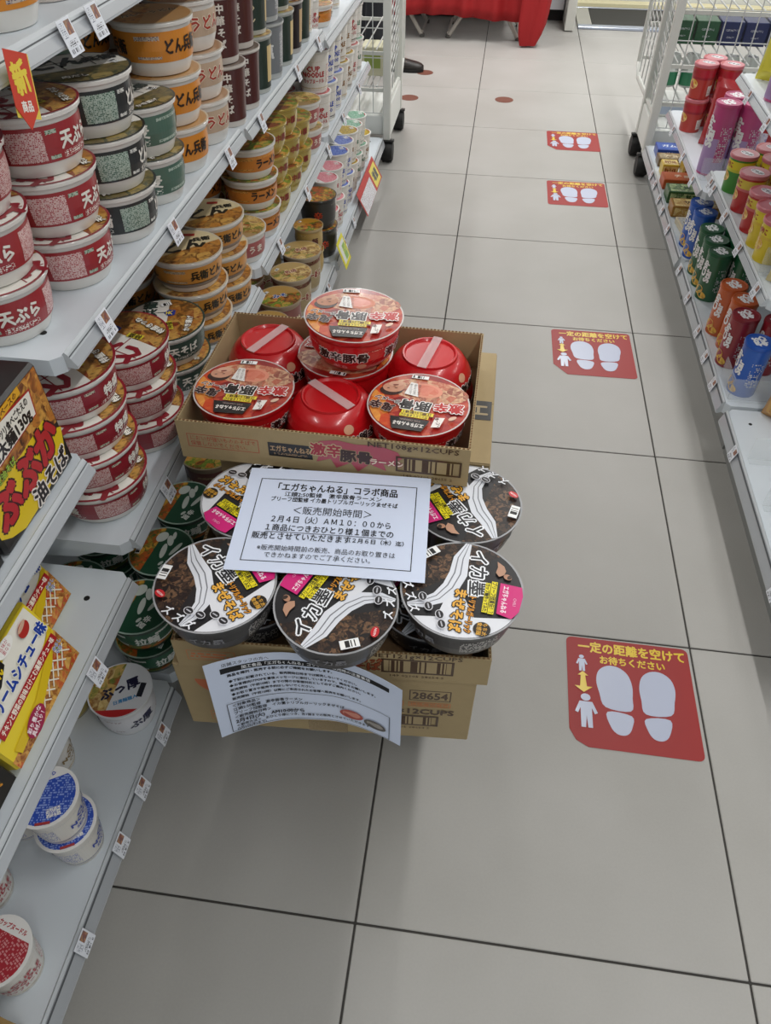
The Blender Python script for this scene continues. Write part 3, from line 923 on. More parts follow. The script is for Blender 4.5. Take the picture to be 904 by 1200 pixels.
for x, y, lb in ((-.326, 4.455, 'brown round floor dot beside the dark shoe'), (-.364, 3.994, 'brown round floor dot next to the left wheeled rack'), (.141, 4.036, 'brown round floor dot alone in the middle of the aisle')):
    o = MB().lathe([(.049, 0.0002), (.049, .0008)], 28).put('floor_dot', mat('6e4032', .6), None, loc=(x, y, 0))
    tag(o, lb, 'floor dot', 'brown floor dots')

# ================================================================== noodles on the left shelves
WHT = 'e4e2dc'
WPL = mat('dfdcd6', .32, 0, .4)
def strokes(p, R, col, seed, n=5, x=0, y=0, s=1.0):
    """broad brush marks of a lid design"""
    rnd = random.Random(seed)
    for k in range(n):
        a = rnd.uniform(0, PI); l = rnd.uniform(.25, .5) * R * s; w = rnd.uniform(.05, .09) * R * s
        cx, cy = x + rnd.uniform(-.35, .35) * R * s, y + rnd.uniform(-.25, .25) * R * s
        p.poly([(-l / 2, -w * .4), (0, -w * .8), (l / 2, -w * .2), (l / 2, w * .5), (0, w * .4), (-l / 2, w)], col, cx, cy, a)
def don_lid(col, fd, name, yel=True):
    def f(p, R):
        p.ell(0, 0, R, R, col, n=40)
        p.ell(0, 0, R * .95, R * .95, 'e6e2da', n=40)
        p.seg(R * .95, .10 * R, fd, rot=-PI * .5)
        p.rect(-.30 * R, .38 * R, .025 * R, .92 * R, col, rot=.12); p.rect(.32 * R, .40 * R, .025 * R, .90 * R, col, rot=.05); p.rect(.0, .42 * R, 1.7 * R, .025 * R, col, rot=.04)
        p.text('どん', -.28 * R, .40 * R, .62 * R, col, rot=.05, bold=.06)
        p.text('兵衛', .52 * R, .34 * R, .36 * R, col, rot=.05, bold=.05)
        if yel:
            p.poly([(-.15 * R, 0), (0, .12 * R), (.14 * R, .02 * R), (.1 * R, -.16 * R), (-.12 * R, -.14 * R)], '2a3f9a', .30 * R, -.12 * R); p.text('天', .30 * R, -.13 * R, .18 * R, 'e6cf3a', bold=.04)
            p.rect(-.28 * R, -.18 * R, .36 * R, .15 * R, 'd8c83a', rot=.2); p.text('特盛', -.28 * R, -.18 * R, .15 * R, '2a1a10', rot=.2, bold=.03)
        p.rect(.70 * R, -.02 * R, .26 * R, .15 * R, 'f0f0ee', rot=-1.2); p.rect(.70 * R, -.02 * R, .22 * R, .12 * R, barcode(freq=800), rot=-1.2)
        p.text(name, -.25 * R, -.62 * R, .17 * R, 'f0ece2', rot=-.1, bold=.04, out='2a1a14', outw=.06)
    return f
def don_side(col, panel, green, ttl='どん兵衛', tcol='eee9e0'):
    def f(p, rb, rt, h, circ):
        p.rect(0, h * .53, circ, h * .58, ink(col), nu=48)
        for k in range(3):
            x = (k - 1) * circ / 3
            p.rect(x, h * .52, circ * .115, h * .48, panel, nu=4)
            p.rect(x + circ * .085, h * .52, circ * .035, h * .46, green, nu=2)
            p.text(ttl, x + circ * .175, h * .55, h * .30, tcol, bold=.04, maxw=circ * .13)
            p.rect(x + circ * .175, h * .32, circ * .12, h * .10, fine(col, tcol, 420, .5), nu=4)
    return f
def simple_lid(rim, bg, fd, ttl, tcol, out, d=-.1, rot=-1.2, ts=.30, extra=None):
    def f(p, R):
        p.ell(0, 0, R, R, rim, n=36)
        p.ell(0, 0, R * .95, R * .95, bg, n=36)
        if fd: p.seg(R * .95, d * R, fd, rot=rot)
        if ttl: p.text(ttl, 0, .05 * R, ts * R, tcol, rot=.1, bold=.05, out=out, outw=.06, maxw=1.5 * R)
        if extra: extra(p, R)
        p.rect(-.55 * R, .45 * R, .26 * R, .15 * R, 'f0f0ee', rot=.8); p.rect(-.55 * R, .45 * R, .22 * R, .12 * R, barcode(freq=800), rot=.8)
    return f
def simple_side(bg, ttl, tcol, pan, z0=.53, zh=.62, out=None, n=3, ts=.28, band=None, vert=False):
    def f(p, rb, rt, h, circ):
        p.rect(0, h * z0, circ, h * zh, bg if not isinstance(bg, str) else ink(bg), nu=40)
        if band: p.rect(0, h * band[1], circ, h * band[2], band[0], nu=40)
        for k in range(n):
            x = (k - (n - 1) / 2) * circ / n
            p.rect(x - circ * .085, h * z0, circ * .10, h * zh * .75, pan, nu=3)
            if vert:
                for i, ch in enumerate(ttl):
                    p.text(ch, x + circ * .05, h * (z0 + zh * .36) - i * h * zh * .78 / max(1, len(ttl) - .2), h * zh * .72 / len(ttl), tcol, bold=.04, out=out)
            else:
                p.text(ttl, x + circ * .07, h * z0, h * ts, tcol, bold=.04, out=out, outw=.05, maxw=circ * .17)
    return f
F_TEMP = food('tempura', ['8a4a1e', 'b87a34', '5a3a1c', 'c99a4e', '7a2a18', '96602c'], 60)
F_SOBA = food('soba', ['4a3a22', '7a6a3a', '2e3a22', 'a08a4e', '5a4a2a'], 60)
F_CURRY = food('curry_udon', ['9a5a1e', 'c08438', '6a3a14', 'd0a050', 'b06a28'], 60)
F_RAMEN = food('ramen', ['8a4a1c', 'c07a2a', '5a2a14', '6a8a2a', 'd09a4a', 'a83a1c'], 70)
F_PALE = food('pale_noodles', ['c9a45c', 'e0c88a', '8a5a2c', 'd8b468', '6a7a34', 'b8503a'], 70)
F_SPICY = food('spicy', ['7a1a10', 'c0581e', '3a5a24', 'd8a038', '8a2c14'], 80)
def make(name, rt, rb, h, body, lid, side, cat='noodle bowl', tall=False):
    t = thing(name, 'proto', cat, (0, 0, -5))
    if tall:
        pf = [(rb * .86, .004), (rb * .92, 0), (rb, 0), (rb + .0008, .003), (rt - .003, h - .009), (rt - .002, h - .006), (rt, h - .005), (rt + .0006, h - .0025), (rt - .0005, h)]
    else:
        pf = bowl_prof(rt, rb, h)
    MB().lathe(pf, 28 if tall else 32).put('cup' if tall else 'bowl', body, t, True, 30)
    p = Print(on_top(h)); lid(p, rt + .001); p.put('lid', t)
    p = Print(on_profile(pf[3:], (rb + rt) / 2)); p.flat = 1; side(p, rb, rt - .001, h, PI * (rb + rt)); p.put('label_band', t)
    PROTO[name] = t
    t.name = name
SP = lambda bg, fg: fine(bg, fg, 520, .42)
make('red_udon_bowl', .0655, .051, .070, WPL, don_lid('8c2630', F_TEMP, '天ぷらそば'), don_side('9c2a30', SP('d8b8b4', 'a83038'), SP('b4c0b0', '2e6a44'), '天ぷら'))
make('black_soba_bowl', .0655, .051, .070, WPL, don_lid('222626', F_SOBA, '肉だし', False), don_side('26292a', SP('a8b8ac', '2f5a44'), SP('dcdcd6', '303434'), 'どん兵衛'))
make('green_soba_bowl', .0600, .047, .070, WPL, don_lid('2e3a38', F_SOBA, 'かき揚げ', False), don_side('4c6a5c', SP('a8b8ac', '2f5a44'), SP('dcdcd6', '303434'), '蕎麦'))
make('orange_curry_bowl', .0640, .050, .072, WPL, simple_lid('c8b8a0', mat('b88a54', .3, 0, .5), F_CURRY, 'カレーうどん', '2a1a10', 'd8c8a0', .1, 2.6, .24), simple_side('d8892c', 'どん兵衛', '2a1a10', SP('c8b8a8', '6a5a6a'), .55, .56, None, 3, .30))
make('plain_curry_bowl', .0620, .049, .072, WPL, simple_lid('cfc4b4', mat('b08a68', .3, 0, .5), F_CURRY, '', '2a1a10', None, .3, 2.6), simple_side('c0a890', 'うどん', 'a83a2a', SP('b0a0a0', '4a4050'), .55, .50, 'e8dcc8', 3, .3))
make('large_red_udon_bowl', .0745, .060, .0615, WPL, don_lid('8e1f2c', F_TEMP, '特盛きつね'), don_side('8e2430', SP('d0b0ac', 'a02a34'), SP('cfcdb8', '1e1a18'), '特盛'))
make('large_green_soba_bowl', .0715, .057, .0615, WPL, don_lid('2c4038', F_TEMP, 'かき揚げ', True), don_side('3e5048', SP('5a6a60', '1c2420'), SP('c8c8b8', '2a2a28'), '天そば'))
make('large_orange_udon_bowl', .0690, .054, .0615, WPL, simple_lid('c8bca8', mat('d6c49a', .35, 0, .5), F_CURRY, 'どん', '26241c', None, .15, -1.3, .62, lambda p, R: (p.text('兵衛', .5 * R, .28 * R, .24 * R, '26241c', bold=.05), p.rect(.25 * R, .62 * R, .3 * R, .14 * R, 'a82a22', rot=-.3))), simple_side('c88a3c', '兵衛どん', '2a2418', SP('b8a88c', '5a4a3a'), .55, .52, None, 3, .30, (mat('8a8078', .4), .25, .14)))
make('orange_chicken_bowl', .0640, .050, .066, WPL, simple_lid('d8d4cc', '6a3a1c', F_RAMEN, '', 'ffffff', None, -.9), simple_side('c87a2c', 'ラーメン', '221408', SP('d89a4a', '5a2a10'), .52, .5, None, 3, .34, (mat('e0a050', .4), .72, .08)))
make('gold_foil_bowl', .0600, .045, .066, mat('b8a04c', .25, .35, .4), simple_lid('b89a48', '8a4a30', F_RAMEN, '麺', '8a1a18', 'e8dcb0', -.2, .6, .34, lambda p, R: p.ell(.1 * R, .3 * R, .4 * R, .3 * R, 'c8a034')), simple_side(mat('b8a458', .25, .3, .4), '中華', '8a3020', SP('c8b468', '7a6428'), .55, .5))
make('pink_label_bowl', .0600, .046, .066, WPL, simple_lid('c8c4bc', 'a88a60', F_PALE, '', 'ffffff', None, -.4, 1), simple_side('a85a58', 'うま', 'e8dcd0', SP('b8a8a4', '7a4a4a'), .5, .5))
make('brown_noodle_cup', .0480, .0360, .106, mat('cfc8c0', .3, 0, .4), simple_lid('d4cec8', '6a5a50', None, '', 'fff', None), simple_side('4e211e', '中華そば', 'e8e2da', SP('5e302c', 'b8a8a4'), .52, .84, None, 2, .3, None, True), 'noodle cup', True)
make('green_noodle_cup', .0480, .0360, .106, mat('b8bab4', .3, 0, .4), simple_lid('b8bab8', '4a5450', F_PALE, '', 'fff', None, -.3), simple_side('27382f', 'らーめん', 'e6d8b0', mat('d8bf86', .4), .50, .84, None, 3, .3, None, True), 'noodle cup', True)
make('grey_noodle_cup', .0480, .0360, .106, mat('b8bab8', .3, 0, .4), simple_lid('a8aaac', '6a6c70', None, '', 'fff', None), simple_side('7c8084', '塩', 'e8e8e8', SP('8c9094', 'dcdcdc'), .52, .84, None, 3, .3), 'noodle cup', True)
make('black_noodle_cup', .0480, .0360, .106, mat('b8b4b0', .3, 0, .4), simple_lid('a8a4a0', '3a3034', F_RAMEN, '', 'fff', None), simple_side('241c1e', 'とんこつ', 'e8e0d8', mat('c8a878', .4), .52, .84, None, 3, .3, None, True), 'noodle cup', True)
def cup_proto(name, ring, lidcol, txt, tcol, rt=.0480, h=.106):
    def lid(p, R):
        p.ell(0, 0, R, R, 'e6e4e0', n=36)
        p.ell(0, 0, R * .90, R * .90, fine(lidcol[0], lidcol[1], 300, .45), n=36)
        p.seg(R * .92, .52 * R, 'e6e4e0', rot=1.9)
        p.text(txt, -.22 * R, .66 * R, .17 * R, tcol, rot=.33, bold=.04, maxw=1.0 * R)
        p.rect(.35 * R, -.50 * R, .42 * R, .30 * R, SP('e6e4e0', tcol), rot=.3)
        p.rect(.1 * R, -.84 * R, .45 * R, .09 * R, 'a83a3a', rot=.1)
    def side(p, rb, rt_, h_, circ):
        p.rect(0, h_ * .5, circ, h_ * .86, mat('e0dcd4', .35, 0, .4), nu=40)
        for v in (.80, .13):
            p.rect(0, h_ * v, circ, h_ * .025, ring, nu=40); p.rect(0, h_ * (v - .045), circ, h_ * .010, ring, nu=40)
        for k in range(2):
            x = (k - .5) * circ / 2
            p.text('CUP', x, h_ * .60, h_ * .17, tcol, bold=.05, sx=1.1); p.text('NOODLE', x, h_ * .46, h_ * .17, tcol, bold=.05, maxw=circ * .24); p.text(txt, x, h_ * .30, h_ * .12, tcol, bold=.03, maxw=circ * .24)
            p.rect(x + circ * .22, h_ * .45, circ * .14, h_ * .45, SP('e0dcd4', tcol), nu=4)
    make(name, rt, rt * .75, h, mat('e2e0da', .35, 0, .35), lid, side, 'noodle cup', True)
cup_proto('white_noodle_cup', 'b8a06a', ('b83840', 'd89a98'), 'カップヌードル', 'b02a30')
cup_proto('seafood_noodle_cup', '3a5ab0', ('2f4fae', '8ea2d8'), 'SEAFOOD', '2a48a8')
cup_proto('curry_noodle_cup', 'c8a030', ('c8a824', '6a4a14'), 'CURRY', '8a5a14')
cup_proto('small_red_lid_cup', 'b8a06a', ('a82834', 'd09090'), 'カップヌードル', 'b02a30', .0430, .0860)
cup_proto('small_seafood_cup', '3a5ab0', ('2a4cb0', '8ea2d8'), 'SEAFOOD', '2448b0', .0430, .0840)
cup_proto('small_curry_cup', 'c8a030', ('c8a820', '6a5a14'), 'CURRY', '8a6a14', .0430, .0840)
cup_proto('pink_lid_cup', 'b8a06a', ('d87a86', 'e8b0b4'), 'ヌードル', 'b83a48', .0470, .100)
cup_proto('green_lid_cup', '4a7a5a', ('4a8a6a', 'a0c0b0'), 'そば', '2a6a4a', .0470, .100)
def panda_extra(p, R):
    for x, y, rx, ry, a in ((.30, .50, .22, .17, .3), (.42, .20, .10, .22, -.5), (.62, .30, .16, .06, .9), (.05, -.05, .30, .09, .8), (.38, -.22, .30, .07, .35), (-.25, -.45, .10, .05, .2)):
        p.ell(x * R, y * R, rx * R, ry * R, 'c9d0c8', rot=a)
    p.text('旨辛', -.15 * R, -.62 * R, .24 * R, 'dfe4de', rot=.3, bold=.04)
make('green_white_bowl', .0590, .047, .068, mat('2c4236', .3, 0, .4), simple_lid('9ab0a2', '1f4a34', F_SPICY, '', 'fff', None, .25, 2.2, .3, panda_extra), simple_side('2f6048', '拉麺', 'dfe4de', mat('dfe4de', .4), .55, .55, None, 4, .3, (food('spicy2', ['a03018', 'c87a2c', '5a7a34', 'b84a20'], 70), .28, .18)))
make('white_brush_bowl', .0520, .042, .078, mat('d8d8d8', .3, 0, .4), simple_lid('d8dade', 'dcdee2', F_PALE, 'ぶっ厚', '1c1a3a', None, .15, 2.6, .42, lambda p, R: (p.seg(R * .95, .70 * R, 'c02a2a', rot=-1.9), p.rect(.62 * R, -.25 * R, .18 * R, .5 * R, '20202a', rot=-.5), p.text('日清麺職人', .1 * R, -.42 * R, .15 * R, '3a8ac0', bold=.03))), simple_side('d4d4d8', 'ぶ厚', '2a2a4a', SP('d4d4d8', '7a3a44'), .5, .6))
make('tall_ramen_bowl', .0600, .047, .122, mat('b8a890', .3, 0, .4), simple_lid('b0a08c', 'b89a60', F_PALE, '名店', '8a2a20', 'e8dcc0', -.3, -1.5, .30), simple_side('a8946c', 'らーめん', '8a2a20', SP('c0ac84', '6a4a34'), .5, .74, 'e8dcc0', 3, .24, (mat('7a3028', .4), .82, .1)))
make('tall_miso_bowl', .0600, .047, .122, mat('a89078', .3, 0, .4), simple_lid('9a8a74', 'b08a48', F_RAMEN, 'みそ', '2a4a9a', 'e8e0c8', -.2, -1.6, .34), simple_side('86504a', '味噌', 'e8d8b8', SP('b89a78', '5a2a24'), .5, .74, None, 3, .3))
make('dark_chilli_bowl', .0600, .050, .095, mat('2a2622', .3, 0, .5), simple_lid('5a5448', '3a2a1c', F_SPICY, '', 'fff', None, -.9), simple_side('2c2a26', '辛', 'c8482a', SP('3a3832', '8a8478'), .5, .8))
make('small_tonkotsu_bowl', .0460, .038, .074, mat('b8a070', .3, 0, .4), simple_lid('a89878', 'b8842c', F_RAMEN, '', 'fff', None, -.2), simple_side('b89a5a', '麺', '5a2a18', SP('c8ae78', '5a3a24'), .5, .72))

DESC = {'red_udon_bowl': 'red tempura noodle bowl', 'black_soba_bowl': 'black noodle bowl', 'green_soba_bowl': 'dark green noodle bowl', 'orange_curry_bowl': 'orange curry noodle bowl', 'plain_curry_bowl': 'beige curry noodle bowl',
        'large_red_udon_bowl': 'large red noodle bowl', 'large_green_soba_bowl': 'large green noodle bowl', 'large_orange_udon_bowl': 'large orange noodle bowl', 'orange_chicken_bowl': 'orange-banded noodle bowl', 'gold_foil_bowl': 'gold foil noodle bowl', 'pink_label_bowl': 'pink-labelled noodle bowl',
        'brown_noodle_cup': 'tall brown cup', 'green_noodle_cup': 'tall green cup', 'grey_noodle_cup': 'tall grey cup', 'black_noodle_cup': 'tall black cup', 'white_noodle_cup': 'red-lettered white cup', 'seafood_noodle_cup': 'blue-lidded white cup', 'curry_noodle_cup': 'yellow-lidded white cup',
        'small_red_lid_cup': 'dark-red-lidded noodle cup', 'small_seafood_cup': 'blue-lidded noodle cup', 'small_curry_cup': 'mustard-yellow-lidded noodle cup', 'pink_lid_cup': 'pink-lidded cup', 'green_lid_cup': 'green-lidded cup',
        'green_white_bowl': 'green and white noodle bowl', 'white_brush_bowl': 'white noodle bowl with black brush lettering', 'tall_ramen_bowl': 'deep beige noodle bowl', 'tall_miso_bowl': 'deep maroon noodle bowl', 'dark_chilli_bowl': 'dark chilli noodle bowl', 'small_tonkotsu_bowl': 'small tan noodle bowl'}
HGT = {}
for k_, t_ in PROTO.items():
    HGT[k_] = max(v.co.z for v in t_.children[0].data.vertices)
COUNT = {}
def stack(kind, x, y, z, n, where, rz=None, jit=.0008, s=1.0):
    """a pile of n bowls; where names the place in words"""
    h = HGT[kind] * s
    for k in range(n):
        lv = levels(n)[k]
        lab = DESC[kind] + ', ' + where if n == 1 else '%s %s in pile %s' % (lv, DESC[kind], where)
        r = rz if rz is not None else random.uniform(-1.2, 1.2)
        r += random.uniform(-.22, .22) if rz is not None else 0
        place(kind, lab, (x + random.uniform(-jit, jit), y + random.uniform(-jit, jit), z + .0008 + k * (h + .0016)), r, None, DESC[kind] + 's on the left shelves', s)
# middle shelf with red, black and orange bowls
Z = ZB2
stack('red_udon_bowl', -.478, .394, Z, 3, 'nearest the shelf corner', -2.2)
stack('red_udon_bowl', -.456, .531, Z, 3, 'beside the black bowls', 2.6)
stack('black_soba_bowl', -.443, .6645, Z, 3, 'beside the red bowls', .9)
stack('green_soba_bowl', -.438, .7925, Z, 2, 'between black and orange bowls', 1.2)
stack('orange_curry_bowl', -.442, .9190, Z, 3, 'at the shelf front', .7)
stack('plain_curry_bowl', -.442, 1.0475, Z, 3, 'beside the brown cups', .6)
stack('red_udon_bowl', -.616, .40, Z, 3, 'back row near the shelf corner')
stack('red_udon_bowl', -.594, .533, Z, 3, 'back row behind the black bowls')
stack('black_soba_bowl', -.582, .6670, Z, 3, 'back row')
stack('green_soba_bowl', -.572, .7945, Z, 3, 'back row')
stack('orange_curry_bowl', -.580, .9215, Z, 3, 'back row')
stack('plain_curry_bowl', -.574, 1.0490, Z, 3, 'back row')
# upper shelf, just under the top edge of the picture
Z = ZA2
for i, (kd, y) in enumerate((('seafood_noodle_cup', .40), ('orange_curry_bowl', .52), ('brown_noodle_cup', .65), ('grey_noodle_cup', .77), ('white_noodle_cup', .88), ('brown_noodle_cup', 1.0))):
    stack(kd, -.455, y, Z, 1, 'on the top shelf, %s from the camera' % ORD[i])
# lower shelf
Z = ZC2
stack('large_red_udon_bowl', -.454, .425, Z, 4, 'at the lower shelf corner', 2.7)
stack('large_red_udon_bowl', -.450, .585, Z, 3, 'behind the corner pile', 2.9)
stack('large_green_soba_bowl', -.448, .741, Z, 2, 'left of the red tray', 2.0)
stack('large_orange_udon_bowl', -.446, .888, Z, 3, 'beyond the green bowls', .5)
stack('large_orange_udon_bowl', -.446, 1.031, Z, 3, 'at the far end of the lower shelf', .4)
stack('large_red_udon_bowl', -.612, .43, Z, 3, 'back row by the corner')
stack('large_red_udon_bowl', -.606, .59, Z, 3, 'back row')
stack('large_green_soba_bowl', -.597, .742, Z, 3, 'back row')
stack('large_orange_udon_bowl', -.590, .888, Z, 3, 'back row')
stack('large_orange_udon_bowl', -.590, 1.032, Z, 3, 'back row, far end')
# base deck beside the boxes
Z = BZ
stack('green_white_bowl', -.433, .372, Z, 2, 'low beside the cardboard boxes', 1.0)
stack('green_white_bowl', -.440, .500, Z, 2, 'low behind the cardboard boxes', .6)
stack('green_white_bowl', -.440, .628, Z, 2, 'low, third from the deck gap', .6)
stack('green_white_bowl', -.565, .400, Z, 2, 'back row on the base deck')
stack('green_white_bowl', -.570, .530, Z, 2, 'back row, farther on the base deck')
stack('white_brush_bowl', -.432, .243, Z, 1, 'alone on the base deck', .35)
stack('gold_foil_bowl', -.553, .248, Z, 1, 'behind the white brush bowl')
stack('small_seafood_cup', -.425, .022, Z, 2, 'at the front of the base deck', .2, .0008)
stack('small_seafood_cup', -.520, .045, Z, 2, 'behind the front blue cups', .4)
stack('small_curry_cup', -.524, .140, Z, 1, 'at the back of the base deck', .3)
stack('small_red_lid_cup', -.440, -.148, Z, 1, 'at the front near the bag', -.6)
stack('small_red_lid_cup', -.528, -.062, Z, 1, 'farther back on the base deck', -.4)
for i, y in enumerate((.80, .94)):
    stack('tall_miso_bowl', -.446, y, Z, 1, 'base deck behind the boxes, %s one' % ORD[i])
# third unit: tall cups above, bowls below
Z = ZB3
row = [('brown_noodle_cup', 1.170, 3), ('brown_noodle_cup', 1.272, 3), ('green_noodle_cup', 1.374, 2), ('grey_noodle_cup', 1.476, 2), ('green_noodle_cup', 1.578, 2), ('black_noodle_cup', 1.678, 2), ('green_noodle_cup', 1.7765, 2), ('white_noodle_cup', 1.8595, 1)]
for i, (kd, y, n) in enumerate(row):
    stack(kd, -.428, y, Z, n, 'on the tall cup shelf, %s facing' % ORD[i], 1.75 if 'brown' in kd else (1.9 if 'white' in kd else .15), .0008, 1.0 if i < 7 else .72)
for i, (kd, y, n) in enumerate(row[:6]):
    stack(kd, -.532, y, Z, n, 'tall cup shelf, back row %s' % ORD[i], .55, .0008)
Z = ZC3
row = [('pink_label_bowl', 1.178, 1), ('orange_chicken_bowl', 1.306, 3), ('gold_foil_bowl', 1.434, 3), ('gold_foil_bowl', 1.560, 3), ('gold_foil_bowl', 1.686, 2), ('pink_label_bowl', 1.818, 2)]
for i, (kd, y, n) in enumerate(row):
    stack(kd, -.440, y, Z, n, 'gold bowl shelf, %s facing' % ORD[i], .6, .0008)
for i, (kd, y, n) in enumerate(row[1:]):
    stack(kd, -.572, y, Z, n, 'gold bowl shelf, back row %s' % ORD[i], .6, .0008)
Z = BZ
for i, (kd, y, n) in enumerate((('tall_miso_bowl', 1.185, 1), ('tall_miso_bowl', 1.320, 1), ('tall_miso_bowl', 1.455, 1), ('tall_ramen_bowl', 1.595, 1), ('tall_ramen_bowl', 1.735, 1), ('small_tonkotsu_bowl', 1.845, 2))):
    stack(kd, -.446, y, Z, n, 'base deck front row, %s facing' % ORD[i], .4, .0008)
for i, (kd, y, n) in enumerate((('small_tonkotsu_bowl', 1.20, 2), ('small_tonkotsu_bowl', 1.30, 2), ('tall_ramen_bowl', 1.42, 1), ('tall_miso_bowl', 1.55, 1), ('tall_ramen_bowl', 1.68, 1), ('small_tonkotsu_bowl', 1.80, 2))):
    stack(kd, -.575, y, Z, n, 'base deck back row, %s facing' % ORD[i], .4, .0008)
# fourth unit
Z = ZB4
for i, y in enumerate((1.97, 2.08, 2.19, 2.30)):
    stack(('white_noodle_cup', 'orange_chicken_bowl', 'white_noodle_cup', 'curry_noodle_cup')[i], -.440, y, Z, 1, 'upper shelf by the wire rack, %s facing' % ORD[i], None, .0008, .8)
Z = ZC4
row = [('white_noodle_cup', 1.966, 2), ('seafood_noodle_cup', 2.068, 2), ('seafood_noodle_cup', 2.170, 2), ('curry_noodle_cup', 2.272, 2), ('curry_noodle_cup', 2.374, 2), ('white_noodle_cup', 2.476, 2), ('green_lid_cup', 2.578, 2)]
for i, (kd, y, n) in enumerate(row):
    stack(kd, -.428, y, Z, n, 'on wire-rack end shelf, front row %s' % ORD[i], 1.95, .0008)
    stack(kd, -.530, y, Z, n, 'on wire-rack end shelf, back row %s' % ORD[i], .5, .0008)
Z = BZ
row = [('dark_chilli_bowl', 1.975, 2), ('pink_lid_cup', 2.085, 2), ('pink_lid_cup', 2.185, 2), ('seafood_noodle_cup', 2.287, 2), ('seafood_noodle_cup', 2.389, 2), ('curry_noodle_cup', 2.491, 2), ('green_lid_cup', 2.593, 2), ('green_lid_cup', 2.693, 2), ('curry_noodle_cup', 2.795, 1)]
for i, (kd, y, n) in enumerate(row):
    stack(kd, -.440, y, Z, n, 'base deck by the wire rack, %s facing' % ORD[i], 1.95, .0008)

# ================================================================== boxed noodles on the near left shelves
def pack(name, label, w, h, d, body, art, loc, lean, group, rz=PI / 2, bev=.004):
    loc = (loc[0], loc[1], loc[2] + d * math.sin(math.radians(lean)))
    t = thing(name, label, 'noodle box', loc, 0, group)
    t.rotation_euler = (-math.radians(lean), 0, rz)
    MB().box(-w / 2, w / 2, 0, d, 0, h, bev=bev).put('carton', body, t)
    p = Print(on_front(0)); art(p, w, h); p.put('printed_front', t)
    return t
def bub_art(p, w, h):
    p.rect(0, h / 2, w - .008, h - .008, '191616')
    p.rect(.0, h * .70, w - .010, h * .54, food('oil_soba', ['8a4a1c', 'c07a2e', '5a2a12', 'd8a04a', '9a5a22', '3a2010'], 70))
    p.poly([(-.48, .44), (-.30, .50), (.0, .52), (.30, .50), (.47, .40), (.46, .16), (.30, .06), (.02, .05), (-.2, .02), (-.47, .10)], 'e8c81a', 0, 0, 0, 1) if False else None
    Y = [(-.49 * w, .50 * h), (-.34 * w, .56 * h), (.0, .53 * h), (.34 * w, .56 * h), (.36 * w, .44 * h), (.49 * w, .36 * h), (.42 * w, .12 * h), (.28 * w, .10 * h), (.05 * w, .04 * h), (-.25 * w, .03 * h), (-.40 * w, .10 * h), (-.49 * w, .18 * h)]
    p.poly(Y, 'e3c417')
    for i, ch in enumerate('ぶぶか'):
        p.text(ch, (-.30 + .29 * i) * w, (.33 + .035 * i) * h, .34 * h, 'b8242a', rot=.12, bold=.06, out='3a1412', outw=.05, res=2)
    p.text('油そば', .18 * w, .13 * h, .19 * h, '1c1416', rot=.06, bold=.04, out='f0e8e0', outw=.07, res=2)
    p.poly([(-.36 * w, .62 * h), (.30 * w, .66 * h), (.33 * w, .88 * h), (-.16 * w, .92 * h), (-.36 * w, .82 * h)], 'a82420')
    p.poly([(-.345 * w, .63 * h), (.29 * w, .67 * h), (.315 * w, .865 * h), (-.16 * w, .90 * h), (-.345 * w, .805 * h)], 'ece8dc')
    p.text('極太麺130g', -.02 * w, .715 * h, .125 * h, '17130f', rot=.05, bold=.05, res=2, maxw=.58 * w)
    p.text('ガッツリ食べごたえの', .03 * w, .815 * h, .075 * h, '17130f', rot=.05, bold=.03, res=2, maxw=.46 * w)
    p.rect(-.02 * w, .935 * h, .5 * w, .07 * h, 'e0a828', rot=.05); p.text('醤油豚骨ベースの', -.02 * w, .935 * h, .06 * h, '5a2a10', rot=.05, bold=.03, maxw=.46 * w)
    p.text('まぜ油そば', -.22 * w, .56 * h, .07 * h, '9ab82a', rot=.05, bold=.04, out='1c2010', outw=.06)
BOXB = mat('1c1a1a', .35, 0, .3)
pack('bubbly_lettered_box' if False else 'oil_noodle_box', 'black and yellow noodle box with fat red lettering, beside the rail end', .168, .146, .05, BOXB, bub_art, (-.394, .220, ZN1 + .001), 1, 'noodle boxes on the near left shelf')
pack('oil_noodle_box', 'black and yellow noodle box cut by the left picture edge', .168, .146, .05, BOXB, bub_art, (-.394, .046, ZN1 + .001), 1, 'noodle boxes on the near left shelf')
